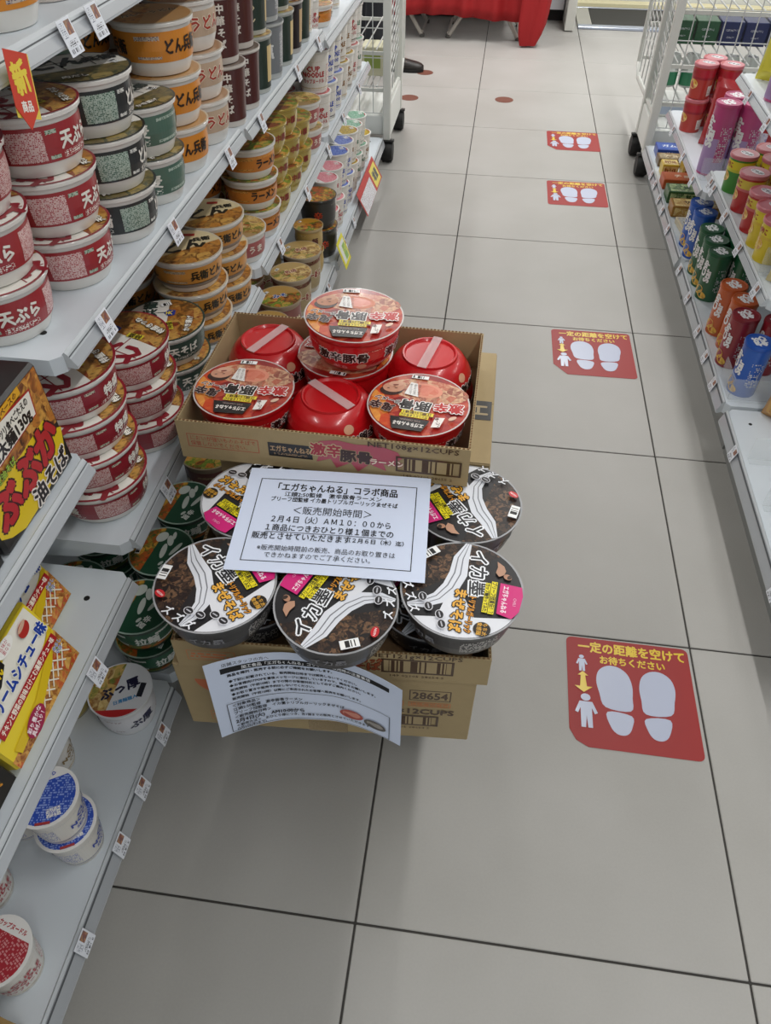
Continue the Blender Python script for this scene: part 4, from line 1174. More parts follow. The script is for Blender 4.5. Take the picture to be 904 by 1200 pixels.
def stew_art(p, w, h):
    p.rect(0, h / 2, w - .006, h - .006, mat('e6cd2e', .38, 0, .3))
    p.poly([(-.48 * w, .52 * h), (-.2 * w, .66 * h), (.2 * w, .94 * h), (.46 * w, .94 * h), (.47 * w, .55 * h), (.3 * w, .48 * h), (-.48 * w, .38 * h)], 'e9e6da')
    p.poly([(-.49 * w, .02 * h), (.49 * w, .02 * h), (.49 * w, .48 * h), (.25 * w, .26 * h), (-.1 * w, .16 * h), (-.49 * w, .14 * h)], food('yakisoba', ['c8843a', 'e0b05c', '8a4a20', 'd8a050', 'b83a28', '8aa03a'], 90))
    for i in range(6):
        p.rect((-.05 + .085 * i) * w, (.17 + .012 * i) * h, .016 * h, .26 * h, 'ece6d4', rot=-.9); p.rect((.0 + .08 * i) * w, (.16 + .02 * i) * h, .016 * h, .22 * h, 'ece6d4', rot=.7)
    p.poly([(-.40 * w, .10 * h), (.0, .16 * h), (.28 * w, .30 * h), (.48 * w, .52 * h), (.44 * w, .56 * h), (.22 * w, .38 * h), (-.04 * w, .26 * h), (-.42 * w, .20 * h)], 'd8b81e')
    p.text('クリームシチュー味', .04 * w, .62 * h, .165 * h, '1c3f9c', rot=.04, bold=.05, out='f0eee4', outw=.05, res=2, maxw=.84 * w)
    p.rect(.02 * w, .43 * h, .86 * w, .10 * h, 'a82026', rot=.03); p.text('チキンと野菜の旨味とけこむ濃厚シチュー味', .02 * w, .43 * h, .075 * h, 'f4e8d8', rot=.03, bold=.03, res=2, maxw=.80 * w)
    p.poly([(-.46 * w, .70 * h), (-.30 * w, .88 * h), (.02 * w, .92 * h), (.02 * w, .80 * h), (-.12 * w, .70 * h)], '1b1815'); p.text('一平ちゃん', -.2 * w, .79 * h, .13 * h, 'e6c81e', rot=.10, bold=.05, maxw=.36 * w); p.text('大盛', -.16 * w, .93 * h, .09 * h, 'b02420', rot=.05, bold=.04)
    p.ell(.12 * w, .90 * h, .10 * w, .07 * h, 'f2f0ea', rot=.1); p.text('旨味が\n重なり', .12 * w, .90 * h, .05 * h, 'b8304a', bold=.02)
    p.ell(.32 * w, .82 * h, .07 * w, .07 * h, 'b03028', rot=.3); p.ell(.32 * w, .86 * h, .06 * w, .025 * h, 'd0a890', rot=.2)
    p.ell(-.16 * w, .14 * h, .13 * w, .10 * h, '9c1c44', rot=.2); p.text('彩り豊かな\n具材入り！', -.16 * w, .14 * h, .062 * h, 'f4e4e8', rot=.15, bold=.03)
    p.text('からし\nマヨ', .40 * w, .34 * h, .055 * h, '2a50a8', bold=.03, out='f0f0f0', outw=.06)
BOXY = mat('d8c02c', .4, 0, .3)
pack('stew_noodle_box', 'yellow noodle box with blue lettering, in front on the near shelf', .168, .118, .028, BOXY, stew_art, (-.392, .078, ZN2 + .001), 22, 'yellow noodle boxes on the near left shelf')
pack('stew_noodle_box', 'yellow noodle box half hidden under the shelf rail above', .168, .118, .028, BOXY, stew_art, (-.446, .172, ZN2 + .001), 22, 'yellow noodle boxes on the near left shelf')
def blk_art(p, w, h):
    p.rect(0, h / 2, w - .006, h - .006, '17140f')
    p.text('一平ちゃん', .08 * w, .68 * h, .34 * h, 'e6d020', rot=.12, bold=.06, res=2, maxw=.85 * w)
    p.text('からしマヨ', .15 * w, .35 * h, .11 * h, 'c8a82a', rot=.1, bold=.03, maxw=.6 * w); p.text('特製', .3 * w, .2 * h, .14 * h, 'd8921e', bold=.05)
pack('black_noodle_box', 'black noodle box with yellow brush letters at the left edge', .168, .118, .028, BOXB, blk_art, (-.392, -.096, ZN2 + .001), 22, 'black noodle boxes on the near left shelf')
def pillow(name, label, w, h, d, m, art, loc, rot, cat='snack bag', group=None):
    """a crimped pillow bag standing on its lower seam, front towards -y"""
    t = thing(name, label, cat, loc, 0, group)
    t.rotation_euler = rot
    n, k = 10, 8
    vs = []; fs = []
    def dep(a, b):
        return d / 2 * max(0, 1 - abs(2 * a) ** 3) ** .6 * max(0, 1 - abs(2 * b - 1) ** 4) ** .6
    for sd in (-1, 1):
        for j in range(k + 1):
            for i in range(n + 1):
                a = i / n - .5; b = j / k
                pin = 1 - .05 * math.sin(PI * b)
                vs.append((a * w * pin, sd * dep(a, b), b * h))
    N = (n + 1) * (k + 1)
    for j in range(k):
        for i in range(n):
            q = j * (n + 1) + i
            fs.append((q, q + 1, q + n + 2, q + n + 1)); fs.append((N + q + n + 1, N + q + n + 2, N + q + 1, N + q))
    put('bag', mesh('bag', vs, fs, m, None, True, 60), t)
    for zz in (0, h - .012):
        MB().box(-w / 2, w / 2, -.0008, .0008, zz, zz + .012).put('crimped_seam', m, t)
    p = Print(lambda u, v, l: Vector((u, -dep(u / w, v / h) - .0012 - l * EPS, v))); art(p, w, h); p.put('printed_front', t)
    return t
def bagart(bg, fd, ttl, tc, out=None):
    def f(p, w, h):
        p.rect(0, h * .5, w * .80, h * .76, bg, nu=9)
        if fd: p.rect(0, h * .30, w * .66, h * .30, fd, nu=9)
        p.text(ttl, 0, h * .62, h * .22, tc, bold=.05, out=out, outw=.06, maxw=w * .62)
    return f
pillow('snack_bag', 'shiny gold and red snack bag at the bottom left corner', .13, .165, .05, mat('b0862e', .2, .4, .5), bagart('8a1a1c', F_RAMEN, 'ラーメン', 'e8d8a0'), (-.440, -.262, BZ + .001), (0, 0, .9))

# ------------------------------------------------------------------ price cards on the rails
CARD = mat('e4e7ee', .6)
def card_mesh(w, h, col):
    m = MB().box(-w / 2, w / 2, -.0006, 0, -h / 2, h / 2)
    return m.me('card', CARD)
cm = card_mesh(.030, .034, CARD)
p = Print(on_front(-.0006))
p.rect(.006, .008, .013, .013, food('thumb', ['a04a3a', '6a5a5a', 'c08a5a', '8a6a6a'], 200)); p.rect(-.008, .007, .010, .014, SP('e4e7ee', '8a90a0')); p.rect(0, -.006, .018, .006, SP('e4e7ee', '2a2c34')); p.rect(0, -.0125, .022, .004, barcode('e4e7ee', '6a6c74', 1400))
cp = p.me('printed_face')
def price_card(label, x, y, z, sx, group):
    t = thing('price_card', label, 'price card', (x, y, z), 0, group)
    t.rotation_euler = (math.radians(-17), 0, sx * PI / 2)
    put('card', cm, t); put('printed_face', cp, t)
def cards(ylist, sx, xf, z, where):
    for i, y in enumerate(ylist):
        price_card('white price card on the %s, %s from the camera' % (where, ORD[i]), xf + sx * .0036, y, z - .009, sx, 'price cards on the shelf rails')
cards([.522, .592, .80, 1.0], 1, XL, ZA2, 'top left shelf rail')
cards([.425, .688, .985], 1, XL, ZB2, 'red bowl shelf rail')
cards([1.206, 1.54, 1.79], 1, XL, ZB3, 'tall cup shelf rail')
cards([.46], 1, XL, ZC2, 'large bowl shelf rail')
cards([1.253, 1.552, 1.85], 1, XL, ZC3, 'gold bowl shelf rail')
cards([-.105, .031, .122, .218], 1, XL, BZ, 'near base deck rail')
cards([1.75, 2.05, 2.23], 1, XL, BZ, 'far base deck rail')
cards([.148], 1, XL, ZN2, 'yellow box shelf rail')
cards([2.1, 2.4], 1, XL, ZC4, 'shelf rail by the wire rack')
cards([.66, 1.08], -1, XR, RZ, 'near right base rail')
cards([1.36, 1.486, 1.616, 1.805, 1.985], -1, XR, RZ, 'chip can base rail')
cards([2.275, 2.43, 2.53, 2.66, 2.76], -1, XR, RZ, 'sweets box base rail')
cards([1.326, 1.533, 1.721, 1.90, 1.945], -1, XR, ZR2, 'small can shelf rail')
cards([2.15, 2.35, 2.6], -1, XR, ZF2, 'pink can shelf rail')
cards([1.645, 1.85], -1, XR, ZR3, 'upper right shelf rail')
# promotional tags
t = thing('promotion_tag', 'red and yellow new-product tag on the top left rail', 'tag', (XL + .012, .392, ZA2 - .022)); t.rotation_euler = (math.radians(-6), math.radians(20), PI / 2); t.scale = (.85, .85, .85)
MB().box(-.024, .024, .0005, .0012, -.030, .036).put('yellow_card', mat('e0c850', .5), t)
m_ = MB(); m_.add([(-.026, -.0006, .036), (.020, -.0006, .036), (.020, -.0006, -.020), (-.003, -.0006, -.042), (-.026, -.0006, -.020), (-.026, 0, .036), (.020, 0, .036), (.020, 0, -.020), (-.003, 0, -.042), (-.026, 0, -.020)], [(4, 3, 2, 1, 0), (5, 6, 7, 8, 9), (0, 1, 6, 5), (1, 2, 7, 6), (2, 3, 8, 7), (3, 4, 9, 8), (4, 0, 5, 9)])
m_.put('red_card', mat('c83a24', .5), t)
p = Print(on_front(-.0007)); p.text('新', -.003, .010, .034, 'e8cf3a', rot=.3, bold=.05, res=2); p.text('商品', -.002, -.018, .012, 'f0e8e0', rot=.1, bold=.04); p.put('lettering', t)
t = thing('promotion_tag', 'bright yellow and green tag low beside the red tray', 'tag', (XL + .016, 1.945, .135)); t.rotation_euler = (math.radians(-20), 0, PI / 2)
MB().box(-.045, .045, -.001, 0, -.045, .045).put('card', mat('dfd626', .45), t)
p = Print(on_front(-.001)); p.rect(.002, 0, .065, .066, 'e6e8e2'); p.rect(.014, -.005, .034, .05, '8ab83a'); p.text('お得', .014, .0, .022, 'c8d84a', bold=.04); p.put('lettering', t)
t = thing('promotion_banner', 'long red and yellow price banner on the far left base rail', 'banner', (XL + .014, 2.55, .105)); t.rotation_euler = (math.radians(-28), 0, PI / 2)
MB().box(-.19, .19, -.001, 0, -.04, .05).put('card', mat('b83a34', .5), t)
p = Print(on_front(-.001)); p.rect(.12, .0, .11, .07, 'e0d040'); p.text('増量', .12, 0, .04, '2a2a1c', bold=.05, maxw=.09); p.rect(-.07, -.008, .22, .062, SP('dfe2e8', '8a6a6a')); p.put('lettering', t)

# ================================================================== right shelves
def can_proto(name, r, h, col, lidcol, ttl, chips=True, lower=None):
    t = thing(name, 'proto', 'snack can', (0, 0, -5))
    MB().lathe([(r * .9, .002), (r * .95, 0), (r, 0), (r, .002), (r, h - .010)], 28).put('can', mat(col, .32, 0, .5), t, True, 30)
    MB().lathe([(r + .0002, h - .011), (r + .0014, h - .010), (r + .0014, h - .002), (r + .0004, h), (r - .003, h), (r - .004, h - .0015)], 28).put('lid', mat(lidcol, .35, 0, .3), t, True, 30)
    p = Print(on_top(h - .0014))
    p.text('Chip', -.08 * r, .28 * r, .66 * r, 'e8e8ea', rot=.05, bold=.07, maxw=1.2 * r); p.text('Star', .05 * r, -.22 * r, .66 * r, 'e8e8ea', rot=.05, bold=.07, maxw=1.2 * r); p.put('lid_print', t)
    p = Print(on_profile([(r, 0), (r, h)], r)); p.flat = 1; c = 2 * PI * r
    if lower: p.rect(0, h * .28, c, h * .50, lower, nu=40)
    for k in range(2):
        x = k * c / 2
        p.text('Chip', x - .007, h * .66, h * .17, 'eceaea', rot=PI / 2, bold=.06, res=2, maxw=h * .40); p.text('Star', x + .010, h * .54, h * .17, 'eceaea', rot=PI / 2, bold=.06, res=2, maxw=h * .40)
        if chips:
            p.ell(x - .006, h * .20, .018, .013, food('crisps', ['d8a030', 'e8c050', 'b8782a', 'f0d070'], 120), rot=.5); p.ell(x + .010, h * .12, .016, .010, food('crisps', ['d8a030', 'e8c050', 'b8782a', 'f0d070'], 120), rot=-.3)
        p.rect(x + c * .25, h * .45, c * .14, h * .5, fine(col, 'c8c8c8', 200, .35), nu=4)
    p.put('label_band', t)
    PROTO[name] = t
can_proto('blue_chip_can', .0345, .145, '1c56b0', '1a4fa8', 'Chip Star')
can_proto('green_chip_can', .0345, .145, '1d5a36', '1b5232', 'Chip Star')
can_proto('orange_chip_can', .0345, .145, 'bf5a22', 'b8541e', 'Chip Star')
can_proto('red_chip_can', .0345, .145, '8e1c28', '861a26', 'Chip Star')
can_proto('tall_pink_can', .0370, .205, 'b8447a', 'b04070', 'Chip Star', False, mat('a88ab8', .4))
def tub_proto(name, top, low, band):
    r, h = .0365, .100
    t = thing(name, 'proto', 'snack tub', (0, 0, -5))
    pf = [(r * .80, .002), (r * .84, 0), (r * .88, 0), (r * .885, .003), (r * .985, h - .012), (r, h - .010)]
    MB().lathe(pf, 28).put('tub', mat(low, .35, 0, .4), t, True, 30)
    MB().lathe([(r, h - .0105), (r + .0015, h - .009), (r + .0015, h - .002), (r, h), (r - .003, h)], 28).put('lid', mat('c8707a', .3, 0, .4), t, True, 30)
    p = Print(on_top(h)); p.ell(.1 * r, .1 * r, .58 * r, .36 * r, 'e4e0e4', rot=.2); p.text('じゃが', .1 * r, .1 * r, .40 * r, '22243a', rot=.2, bold=.05, maxw=.95 * r); p.seg(r * .97, .72 * r, 'b8323c', rot=3.6); p.put('lid_print', t)
    p = Print(on_profile(pf[3:], r * .93)); p.flat = 1; c = 2 * PI * r * .93
    p.rect(0, h * .74, c, h * .22, top, nu=36); p.rect(0, h * .60, c, h * .07, band, nu=36)
    for k in range(2):
        x = (k - .5) * c / 2
        p.rect(x, h * .25, .020, .030, 'e6e4e0', nu=2, rot=.1); p.rect(x, h * .25, .016, .024, SP('e6e4e0', '4a5a4a'), rot=.1); p.ell(x + c * .2, h * .42, .018, .014, food('sticks', ['e0b040', 'd89a34', 'f0d890', 'b85a2c'], 120)); p.text('じゃがりこ', x + c * .2, h * .74, .016, 'a82a2a', bold=.05, maxw=.04)
    p.put('label_band', t)
    PROTO[name] = t
tub_proto('green_snack_tub', 'dccb2e', '3f8a2e', 'c8c83a')
tub_proto('red_snack_tub', 'd8c04a', 'b42a2a', 'c86a6a')
tub_proto('yellow_snack_tub', 'e0cc38', 'dcc22c', 'd8b83a')
tub_proto('crimson_candy_tub', 'b42434', 'b83a30', '9c1c2c')
def many(kind, pts, z, words, grp, rz=-1.25, s=1.0):
    rb_ = .0345 if 'chip' in kind else (.037 if 'pink' in kind else .0325 * s)
    for i, (x, y) in enumerate(pts):
        x = max(x, XR + .0150 + rb_)
        place(kind, words % ORD[i] if '%' in words else words, (x, y, z + .0006), rz + random.uniform(-.15, .15), None, grp, s)
G = 'chip cans on the right base deck'
many('blue_chip_can', [(.793, 1.330)], RZ, 'blue chip can behind the acrylic divider, nearest chip can', G)
many('red_chip_can', [(.785, 1.455), (.862, 1.435)], RZ, 'dark red chip can between orange and blue cans, %s', G)
many('orange_chip_can', [(.781, 1.610), (.800, 1.535)], RZ, 'orange chip can beside the red cans, %s one', G)
many('green_chip_can', [(.783, 1.805), (.779, 1.882), (.776, 1.957)], RZ, 'green chip can at the deck front, %s of three', G)
many('green_chip_can', [(.860, 1.800), (.858, 1.878), (.858, 1.953)], RZ, 'green chip can in the back row, %s of three', G)
many('blue_chip_can', [(.784, 2.072), (.784, 2.147)], RZ, 'blue chip can behind the green cans, %s one', G)
G = 'snack tubs on the right shelf'
many('green_snack_tub', [(.776, 1.882), (.862, 1.937)], ZR2, 'green and yellow snack tub, %s one', G)
many('red_snack_tub', [(.774, 1.752), (.770, 1.628)], ZR2, 'red snack tub with yellow top, %s one', G)
many('yellow_snack_tub', [(.774, 1.545), (.780, 1.468), (.862, 1.858), (.862, 1.780), (.862, 1.702), (.862, 1.624), (.862, 1.546)], ZR2, 'yellow snack tub on the right shelf, %s one', G)
G = 'pink cans and red tubs'
many('tall_pink_can', [(.789, 2.205), (.868, 2.200), (.828, 2.278)], ZF2, 'tall pink chip can on the far right shelf, %s', G)
many('crimson_candy_tub', [(.785, 2.590), (.8665, 2.586), (.825, 2.660)], ZF2, 'crimson candy tub, lower of two, %s pair', G, -.8, 1.05)
many('crimson_candy_tub', [(.785, 2.590), (.8665, 2.586), (.825, 2.660)], ZF2 + .1065, 'crimson candy tub, upper of two, %s pair', G, -.8, 1.05)
# clear stand with a crisp bag, acrylic dividers
ACR = clear('e8eef0', .16)
t = thing('acrylic_divider', 'clear acrylic divider at the blue chip can', 'divider', (.752, 1.285, RZ + .0005)); MB().box(0, .17, -.0015, .0015, 0, .060).box(0, .003, .0015, .10, 0, .060).put('panel', ACR, t); MB().box(0, .17, -.012, .0, 0, .002).put('foot', ACR, t)
t = thing('acrylic_divider', 'clear acrylic divider on the empty deck, farther one', 'divider', (.757, 1.055, RZ + .0005)); MB().box(0, .17, -.0015, .0015, 0, .060).put('panel', ACR, t); MB().box(0, .17, -.02, -.0016, 0, .002).put('foot', ACR, t)
t = thing('acrylic_divider', 'clear acrylic divider on the empty deck, nearer one', 'divider', (.757, .900, RZ + .0005)); MB().box(0, .17, -.0015, .0015, 0, .060).put('panel', ACR, t); MB().box(0, .17, -.02, -.0016, 0, .002).put('foot', ACR, t)
t = thing('acrylic_divider', 'clear acrylic divider beside the yellow tubs', 'divider', (.752, 1.400, ZR2 + .0005)); MB().box(0, .17, -.0015, .0015, 0, .060).put('panel', ACR, t); MB().box(0, .17, -.02, -.0016, 0, .002).put('foot', ACR, t)
t = thing('acrylic_divider', 'clear acrylic divider in front of the tall pink cans', 'divider', (.752, 2.150, ZF2 + .0005)); MB().box(0, .17, -.0015, .0015, 0, .060).put('panel', ACR, t); MB().box(0, .17, -.02, -.0016, 0, .002).put('foot', ACR, t)
pillow('snack_bag', 'beige and green snack bag behind the clear divider', .11, .15, .05, mat('d8c890', .35, 0, .3), bagart('d8c890', food('veg', ['2f7a4a', 'c85a3a', 'e0d0a0', '7a9a3a'], 60), 'ポテト', '2a6a3a', 'f0ecd8'), (.800, 1.325, ZR2 + .001), (-.12, 0, -.75))
pillow('snack_bag', 'brown bread bag at the right edge beside the blue can', .12, .15, .06, mat('b8843c', .3, 0, .4), bagart('c89a50', F_RAMEN, 'パン', '6a2a1a', 'f0e0c0'), (.872, 1.20, RZ + .001), (-.1, 0, -.7))
# upper right shelf
G = 'goods on the upper right shelf'
many('tall_pink_can', [(.790, 1.800)], ZR3, 'pink canister on the upper right shelf', G, -.9, .9)
many('yellow_snack_tub', [(.790, 1.700), (.790, 1.61)], ZR3, 'yellow tub on the upper right shelf, %s', G)
many('red_snack_tub', [(.790, 1.52)], ZR3, 'red tub on the upper right shelf', G)
pillow('snack_bag', 'red sweets bag standing beside the wire grid', .15, .20, .05, mat('a82028', .3, 0, .5), bagart('a82028', food('sweets', ['8a1a24', 'e0dce4', '5a4aa0', 'c83a3a'], 40), 'ラムネ', 'e8e4ee', '5a3a9a'), (.862, 2.42, ZF2 + .001), (-.1, 0, -.5))
pillow('snack_bag', 'second red sweets bag behind the tall pink cans', .15, .20, .05, mat('a82028', .3, 0, .5), bagart('a82028', food('sweets', ['8a1a24', 'e0dce4', '5a4aa0', 'c83a3a'], 40), 'ラムネ', 'e8e4ee', '5a3a9a'), (.925, 2.33, ZF2 + .001), (-.1, 0, -.5))
pillow('snack_bag', 'yellow sweets bag with a green round emblem', .15, .19, .05, mat('d8cc3a', .3, 0, .5), lambda p, w, h: (p.rect(0, h * .5, w * .8, h * .76, 'dcd24a', nu=9), p.ell(0, h * .55, w * .22, w * .22, '1f6a44'), p.text('GREEN', 0, h * .55, w * .12, 'e8ecd8', bold=.05, maxw=w * .36), p.rect(0, h * .24, w * .5, h * .12, 'd8d8d0', nu=9)), (.835, 1.935, ZR3 + .001), (-.1, 0, -.55))
pillow('snack_bag', 'small yellow nut bag under the red sweets bag', .10, .09, .04, mat('c8b878', .4, 0, .3), bagart('d8cca0', F_PALE, 'ナッツ', '5a6a3a'), (.905, 2.50, ZF2 + .001), (-.15, 0, -.6))
# small sweets boxes on the far base deck
def sweet(label, x, y, w, d, h, col, col2, ttl, tc, tilt=0):
    t = thing('sweets_box', label, 'sweets box', (x, y, RZ + .0008), tilt, 'sweets boxes on the far right deck')
    MB().box(-w / 2, w / 2, -d / 2, d / 2, 0, h, bev=.002).put('carton', mat(col, .4, 0, .3), t)
    p = Print(on_top(h)); p.rect(0, 0, w * .9, d * .8, col2); p.text(ttl, 0, 0, min(d * .5, .03), tc, bold=.04, maxw=w * .7); p.put('printed_top', t)
    p = Print(on_front(-d / 2)); p.rect(0, h / 2, w * .9, h * .7, col2); p.text(ttl, 0, h / 2, h * .5, tc, bold=.04, maxw=w * .7); p.put('printed_front', t)
CH = food('biscuits', ['d8b860', 'e8d490', 'b8862c', 'f0e4b8'], 60)
sweet('white and blue biscuit box lying nearest on the far deck', .815, 2.265, .105, .105, .022, 'c8bca0', SP('dcd8c8', '4a5a9a'), 'ビスケ', '4a3a2a', .1)
sweet('amber biscuit box behind the white biscuit box', .835, 2.395, .17, .075, .038, '9a6a1c', CH, 'サブレ', '5a3010')
sweet('green biscuit box between amber and orange boxes', .835, 2.515, .17, .080, .042, '2c5a2c', food('greenb', ['8ab06a', 'c8d8a0', '3a6a34', 'e0e4c0'], 60), '抹茶', '1c4a24')
sweet('orange chocolate box lying across the deck', .835, 2.640, .17, .080, .036, 'b8501c', mat('c0581e', .4), 'チョコ', 'ecd8c0')
sweet('small yellow caramel box, nearer of a pair', .790, 2.752, .060, .060, .045, 'd8b83a', CH, 'キャラメル', '8a3a1a')
sweet('small yellow caramel box, farther of a pair', .868, 2.745, .065, .065, .060, 'd0b048', CH, 'キャラメル', '8a3a1a')
sweet('blue packet at the far end of the right deck', .815, 2.955, .10, .085, .035, '22459a', mat('2a50a8', .4, 0, .3), 'ガム', 'e0e4ee')
sweet('dark brown chocolate box beside the blue packet', .825, 2.860, .13, .070, .030, '6a5230', food('choco', ['5a4020', '8a6a3a', 'b0a080', '3a2a18'], 60), 'チョコ', 'e0d0b0')

# ================================================================== far end: wire racks, table, counter, entrance
WIRE = mat('c2c4c2', .35, .2)
RACKW = mat('cfd0ca', .4)
BLACKR = mat('161616', .6)
def rod(m, a, b, r=.0022):
    m.tube([a, b], r, 6)
def wire_rack(label, x0, x1, y0, yb, yf, zt):
    t = thing('wire_rack', label, 'rack')
    side = x0 if abs(x0) < abs(x1) else x1          # aisle side
    for x in (x0, x1):
        for y in (y0, yb):
            MB().box(x - .016, x + .016, y - .016, y + .016, .097, zt, bev=.003).put('post', RACKW, t)
            o = MB().lathe([(.012, -.026), (.038, -.026), (.043, -.018), (.043, .018), (.038, .026), (.012, .026)], 20, 0, Matrix.Translation((x, y + .01, .0435)) @ Matrix.Rotation(PI / 2, 4, 'Y')).put('castor', BLACKR, t, True, 40)
            MB().box(x - .032, x + .032, y - .010, y + .010, .088, .096).put('castor_fork', mat('3a3a3a', .5), o)
        MB().box(x - .012, x + .012, y0 + .017, yb - .017, .098, .225, bev=.003).put('base_side', mat('dfe1dc', .4), t)
    xa, xb = min(x0, x1), max(x0, x1)
    MB().box(xa + .017, xb - .017, y0 + .02, yb - .02, .105, .185, bev=.004).put('base_tray', mat('e2e4e0', .4), t)
    sw = MB().tube([(0, y0 + .02, 0), (0, yf - .02, 0)], .003, 6).me('shelf_wire', WIRE)
    for z in (.30, .437, .62):
        n = int((xb - xa) / .045)
        for i in range(1, n):
            put('shelf_wire', sw, t, (xa + (xb - xa) * i / n, 0, z - .003))
        for yy in (y0 + .012, yf - .015):
            MB().box(xa + .017, xb - .017, yy - .004, yy + .004, z - .020, z - .0065).put('shelf_rail', RACKW, t)
    # front grid, each wire its own piece
    vm = MB().tube([(0, 0, .20), (0, 0, zt - .02)], .0022, 6).me('grid_wire', WIRE)
    hm = MB().tube([(xa, 0, 0), (xb, 0, 0)], .0022, 6).me('grid_bar', WIRE)
    n = int((xb - xa) / .058)
    for i in range(1, n):
        put('grid_wire', vm, t, (xa + (xb - xa) * i / n, y0 - .004, 0))
    z = .20
    while z < zt:
        put('grid_bar', hm, t, (0, y0, z)); z += .105
    # side grille in a rounded frame
    fr = [(side, y0 + .03, .245), (side, yf - .10, .225), (side, yf - .03, .27), (side, yf - .02, .36), (side, yf - .02, zt - .03), (side, y0 + .03, zt - .03), (side, y0 + .03, .245)]
    MB().tube(fr, .010, 6).put('side_frame', RACKW, t)
    gm = MB().tube([(side, y0 + .03, 0), (side, yf - .02, .12)], .0022, 5).me('side_wire', WIRE)
    z = .28
    while z < zt - .16:
        put('side_wire', gm, t, (0, 0, z)); z += .036
    vm2 = MB().tube([(0, 0, .25), (0, 0, zt - .03)], .0026, 5).me('side_bar', WIRE)
    for k in range(1, 7):
        put('side_bar', vm2, t, (side, y0 + .03 + k * (yf - y0 - .05) / 7, .0))
    return t
wire_rack('white wire rack on black castors at the left aisle end', -.365, -.90, 3.09, 3.50, 3.68, 1.30)
wire_rack('white wire rack on black castors at the right aisle end', .752, 1.34, 3.09, 3.335, 3.80, 1.30)
# drink cans and gift boxes in the right rack
def drink(label, x, y, z, c1, c2):
    t = thing('drink_can', label, 'can', (x, y, z), 0, 'drink cans behind the wire grid')
    MB().lathe([(.024, 0), (.033, .006), (.033, .108), (.027, .120), (.027, .122), (.025, .120)], 20).put('can', mat(c1, .3, .3), t, True, 40)
    p = Print(on_profile([(.033, 0), (.033, .12)], .033)); p.flat = 1; p.rect(0, .035, .205, .05, mat(c2, .35, 0, .3), nu=24); p.rect(.0, .075, .025, .03, 'd8dcd8', nu=2); p.put('label_band', t)
    MB().lathe([(.0245, .1195), (.0245, .1205)], 16).put('lid', mat('c8c8c8', .25, .7), t)
for i in range(6):
    drink('green and silver drink can behind the grid, %s from left' % ORD[i].replace('nearest', 'first'), .812 + .078 * i, 3.30, .302, 'b8bcb8', '2f7a56' if i != 3 else '2a2f6a')
for i in range(5):
    t = thing('gift_box', '%s gift box on the wire rack, %s from left' % ('dark green' if i < 2 else 'navy blue', ORD[i].replace('nearest', 'first')), 'gift box', (.838 + .098 * i, 3.42, .4408), 0, 'gift boxes on the wire rack')
    MB().box(-.045, .045, -.05, .05, 0, .085, bev=.002).put('carton', mat('1c4a2c' if i < 2 else '1b2452', .4, 0, .3), t)
    p = Print(on_front(-.05)); p.rect(0, .055, .05, .008, SP('1c4a2c' if i < 2 else '1b2452', 'c8c8d0')); p.rect(0, .03, .03, .006, SP('1c4a2c' if i < 2 else '1b2452', 'c8c8d0')); p.put('printed_front', t)
for i in range(3):
    t = thing('tray_box', 'white tray box in the bottom of the right rack, %s from left' % ORD[i].replace('nearest', 'first'), 'box', (.86 + .16 * i, 3.38, .1858), 0, 'boxes in the right rack')
    MB().box(-.07, .07, -.10, .10, 0, .05, bev=.003).put('carton', mat('d8dad6', .5), t)
    MB().box(-.05, .05, -.1008, -.1, .01, .04).put('front_label', mat('a8b4c8', .5), t)
for i in range(3):
    t = thing('drink_carton', 'pale carton in the left wire rack, %s from the aisle' % ORD[i], 'carton', (-.45 - .13 * i, 3.30, .302), 0, 'cartons in the left rack')
    MB().box(-.05, .05, -.06, .06, 0, .11, bev=.003).put('carton', mat(('c8c4a8', 'd8d4c8', 'b8b49a')[i], .5), t)
    MB().box(-.035, .035, -.0608, -.06, .03, .08).put('front_label', mat(('8a9a4a', '4a6a9a', '9a8a3a')[i], .5), t)
# table with a red cloth, folding legs
CLOTH = mat('a01519', .75, 0, 0, .15, 150)
tb = thing('folding_table', 'folding table with grey crossed legs under a red cloth', 'table', (-.30, 5.42, 0))
MB().box(-.70, .58, -.24, .28, .675, .70, bev=.004).put('tabletop', mat('cfcac0', .5), tb)
LEG = mat('b4ada4', .35, .3)
for xa, xb in ((.05, .50), (.50, .05), (-.57, -.12), (-.12, -.57)):
    for yy in (-.19, .17):
        o = MB().tube([(xa, yy, .008), (xb, yy, .672)], .013, 8).put('leg', LEG, tb, True, 60)
        MB().tube([(xa - .002, yy, .0), (xa, yy, .020)], .016, 8).put('rubber_foot', mat('55524e', .7), o, True, 60)
for xa in (.05, .50, -.57, -.12):
    MB().tube([(xa, -.19, .03), (xa, .17, .03)], .009, 6).put('stretcher', LEG, tb, True, 60)
cl = thing('red_tablecloth', 'red cloth hanging over the folding table, one corner touching the floor', 'tablecloth', (-.30, 5.42, 0))
vs = []; fs = []
nx, nz = 90, 10
for j in range(nz + 1):
    for i in range(nx + 1):
        u = i / nx; x = -.72 + 1.33 * u
        fall = j / nz
        zb_ = .130 - .012 * math.sin(u * 9)
        z = .7045 + (zb_ - .7045) * fall
        wv = (.018 * math.sin(u * 46) + .010 * math.sin(u * 83 + 1)) * fall
        vs.append((x, -.245 - .004 - .02 * fall + wv, z))
for j in range(nz):
    for i in range(nx):
        a = j * (nx + 1) + i
        fs.append((a + nx + 1, a + nx + 2, a + 1, a))
o = put('front_drop', mesh('front_drop', vs, fs, CLOTH, None, True, 80), cl)
md = o.modifiers.new('thickness', 'SOLIDIFY'); md.thickness = .002
MB().box(-.72, .61, -.248, .285, .7015, .7050).put('top_cloth', CLOTH, cl)
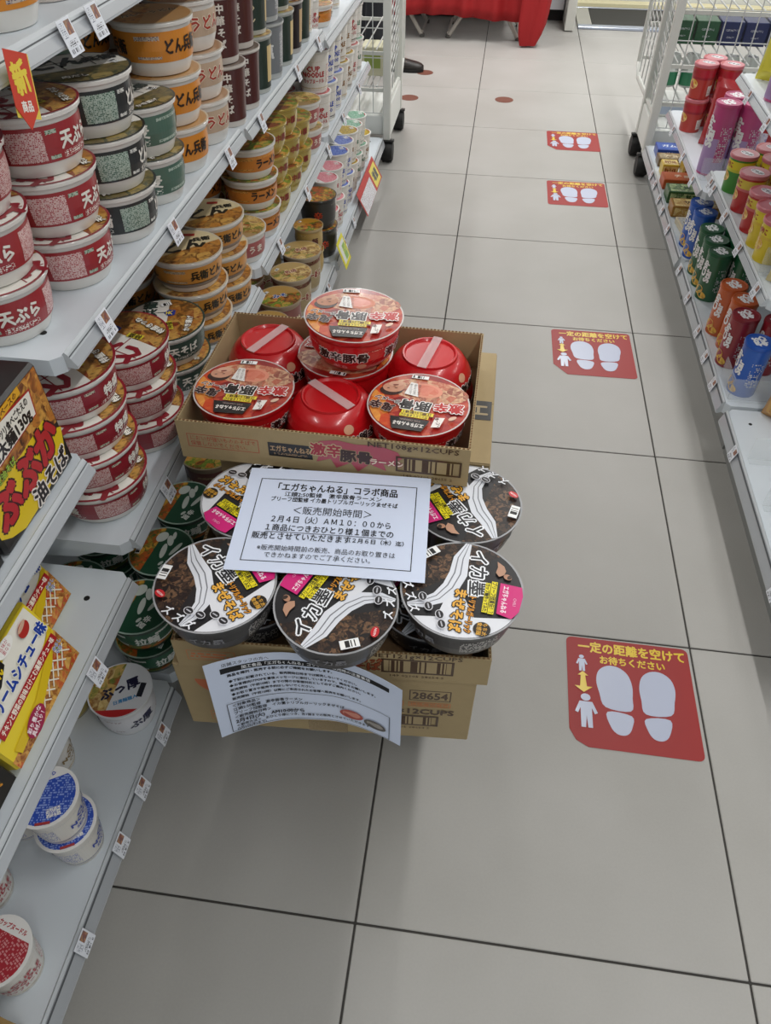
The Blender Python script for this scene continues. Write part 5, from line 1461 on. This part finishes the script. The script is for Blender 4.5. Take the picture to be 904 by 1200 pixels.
# drooping corner: folded cone of cloth
vs = []; fs = []
n, k = 28, 12
for j in range(k + 1):
    f = j / k
    z = .7045 * (1 - f) + .010 * f
    r = (.150 - .055 * f) * (1 - max(0, f - .8) ** 2 * 9)
    for i in range(n):
        a = 2 * PI * i / n
        rr = r * (1 + .20 * math.sin(3 * a + 2.5 * f) * (.3 + f) + .10 * math.sin(7 * a))
        vs.append((.575 + .02 * math.sin(f * 2.4) + rr * math.cos(a) * .75 - .03 * f, -.275 - .05 * f + rr * math.sin(a) * .55, z))
for j in range(k):
    for i in range(n):
        fs.append((j * n + i, (j + 1) * n + i, (j + 1) * n + (i + 1) % n, j * n + (i + 1) % n))
fs.append(tuple(range(k * n, (k + 1) * n)))
put('hanging_corner', mesh('hanging_corner', vs, fs, CLOTH, None, True, 80), cl)
# white counter behind the table
ct = thing('white_counter', 'white counter panel behind the red-clothed table', 'counter', (0, 0, 0))
WP = mat('dcdfe4', .35)
for i in range(4):
    MB().box(-1.9 + .6 * i, -1.9 + .6 * i + .597, 5.74, 6.25, .075, .86).put('front_panel', WP, ct)
MB().box(-1.9, .50, 5.80, 6.25, 0, .074).put('plinth', mat('1c1a1a', .7), ct)
MB().box(-1.92, .52, 5.70, 6.27, .861, .90, bev=.004).put('countertop', mat('c8c6c0', .4), ct)
MB().box(.505, .565, 5.50, 6.25, .006, .90, bev=.003).put('end_post', mat('d4d4cc', .45), ct)
# door mat in a metal frame, sill
dm = thing('door_mat', 'dark grey door mat in a metal frame at the entrance', 'door mat', (0, 0, 0))
MB().box(.70, 2.2, 5.66, 6.14, .001, .014).put('mat_pile', mat('3d3c38', .95, 0, 0, .6, 300, .2), dm)
FR = mat('b4bccc', .25, .6)
for b in ((.60, 2.3, 5.585, 5.655), (.60, 2.3, 6.145, 6.175)):
    MB().box(b[0], b[1], b[2], b[3], .001, .016, bev=.002).put('frame_bar', FR, dm)
MB().box(.60, .695, 5.66, 6.14, .001, .015).put('frame_side', mat('a8a69c', .5), dm)
tag(MB().box(.58, 2.4, 6.20, 6.30, 0, .035, bev=.003).put('trim_1', mat('d8cfa8', .5)), kind='structure')
tag(MB().box(.58, 2.4, 6.32, 6.38, 0, 2.2).put('door_1', mat('d8dad6', .4)), kind='structure')

# ================================================================== person behind the left rack: dark trousers and shoes
pr = thing('person', 'person in dark trousers and black shoes standing behind the left rack', 'person', (0, 0, 0))
def skin_mesh(name, pts, edges, radii, m, parent, root=0, lev=2):
    me = bpy.data.meshes.new(name)
    me.from_pydata(pts, edges, [])
    me.materials.append(m)
    o = put(name, me, parent)
    o.modifiers.new('skin', 'SKIN').use_smooth_shade = True
    sv = me.skin_vertices[0].data
    for i, r in enumerate(radii):
        sv[i].radius = r if isinstance(r, tuple) else (r, r)
    sv[root].use_root = True
    s_ = o.modifiers.new('smooth', 'SUBSURF'); s_.levels = lev; s_.render_levels = lev
    return o
px, py = -.62, 4.50
P = [(px, py, .92), (px + .02, py - .095, .90), (px + .03, py - .10, .50), (px, py - .10, .10), (px - .02, py + .095, .90), (px - .02, py + .12, .50), (px - .10, py + .13, .10),
     (px, py, 1.15), (px - .01, py, 1.38), (px, py, 1.47), (px + .01, py, 1.56), (px + .02, py, 1.66), (px - .01, py - .18, 1.39), (px + .0, py - .23, 1.12), (px + .12, py - .22, .93), (px - .01, py + .18, 1.39), (px, py + .23, 1.12), (px + .10, py + .22, .92)]
E_ = [(0, 1), (1, 2), (2, 3), (0, 4), (4, 5), (5, 6), (0, 7), (7, 8), (8, 9), (9, 10), (10, 11), (8, 12), (12, 13), (13, 14), (8, 15), (15, 16), (16, 17)]
RD = [(.12, .15), .095, .065, .055, .095, .065, .055, (.12, .15), (.11, .16), .055, (.085, .075), (.07, .065), .06, .045, .035, .06, .045, .035]
skin_mesh('body', P, E_, RD, mat('23242a', .85), pr)
skin_mesh('face', [(px + .085, py, 1.53), (px + .09, py, 1.585), (px + .08, py, 1.62)], [(0, 1), (1, 2)], [.035, .045, .035], mat('c89a7e', .6), pr, 0, 2)
skin_mesh('hair', [(px - .02, py, 1.60), (px - .01, py, 1.66), (px - .05, py, 1.62)], [(0, 1), (1, 2)], [.075, .075, .06], mat('1a1614', .8), pr, 0, 2)
SH = mat('1f1a17', .45)
def shoe(x, y, rz):
    s = MB(); ring = 14
    secs = [(-.13, .030, .0, .062), (-.10, .038, .0, .085), (-.04, .040, .0, .085), (.02, .042, .0, .070), (.08, .048, .0, .056), (.12, .046, .0, .048), (.145, .036, .0, .040), (.158, .020, .0, .030)]
    vs = []; fs = []
    for (a, hw, z0, z1) in secs:
        for i in range(ring):
            t_ = 2 * PI * i / ring
            zz = z0 + (z1 - z0) * (.5 + .5 * math.sin(t_))
            vs.append((a, hw * math.cos(t_) * (1 if math.sin(t_) < 0 else .92), max(.014, zz) if math.sin(t_) < 0 else zz))
    for j in range(len(secs) - 1):
        for i in range(ring):
            fs.append((j * ring + i, j * ring + (i + 1) % ring, (j + 1) * ring + (i + 1) % ring, (j + 1) * ring + i))
    fs.append(tuple(reversed(range(ring)))); fs.append(tuple(range((len(secs) - 1) * ring, len(secs) * ring)))
    s.add(vs, fs)
    o = s.put('shoe', SH, pr, True, 60, (x, y, 0), (0, 0, rz))
    so = [(a, hw * 1.04) for a, hw, _, _ in secs]
    k = len(so)
    v2 = [(a, w, z) for z in (.0005, .016) for a, w in so] + [(a, -w, z) for z in (.0005, .016) for a, w in so]
    f2 = []
    for j in range(k - 1):
        f2 += [(j, j + 1, k + j + 1, k + j), (2 * k + j + 1, 2 * k + j, 3 * k + j, 3 * k + j + 1), (k + j, k + j + 1, 3 * k + j + 1, 3 * k + j), (j + 1, j, 2 * k + j, 2 * k + j + 1)]
    f2 += [(0, k, 3 * k, 2 * k), (k - 1, 3 * k - 1, 4 * k - 1, 2 * k - 1)]
    put('sole', mesh('sole', v2, f2, mat('101010', .7)), o)
    for i in range(3):
        MB().tube([(.015 + .022 * i, -.03, .062 - .006 * i), (.012 + .022 * i, 0, .078 - .009 * i), (.015 + .022 * i, .03, .062 - .006 * i)], .003, 6).put('lace', mat('8a6a50', .7), o)
shoe(px + .125, py - .02, .0)
shoe(px - .08, py + .13, .1)

finish_protos()
bpy.data.objects.remove(TO)
bpy.data.curves.remove(TC)
bpy.data.scenes.remove(TS)
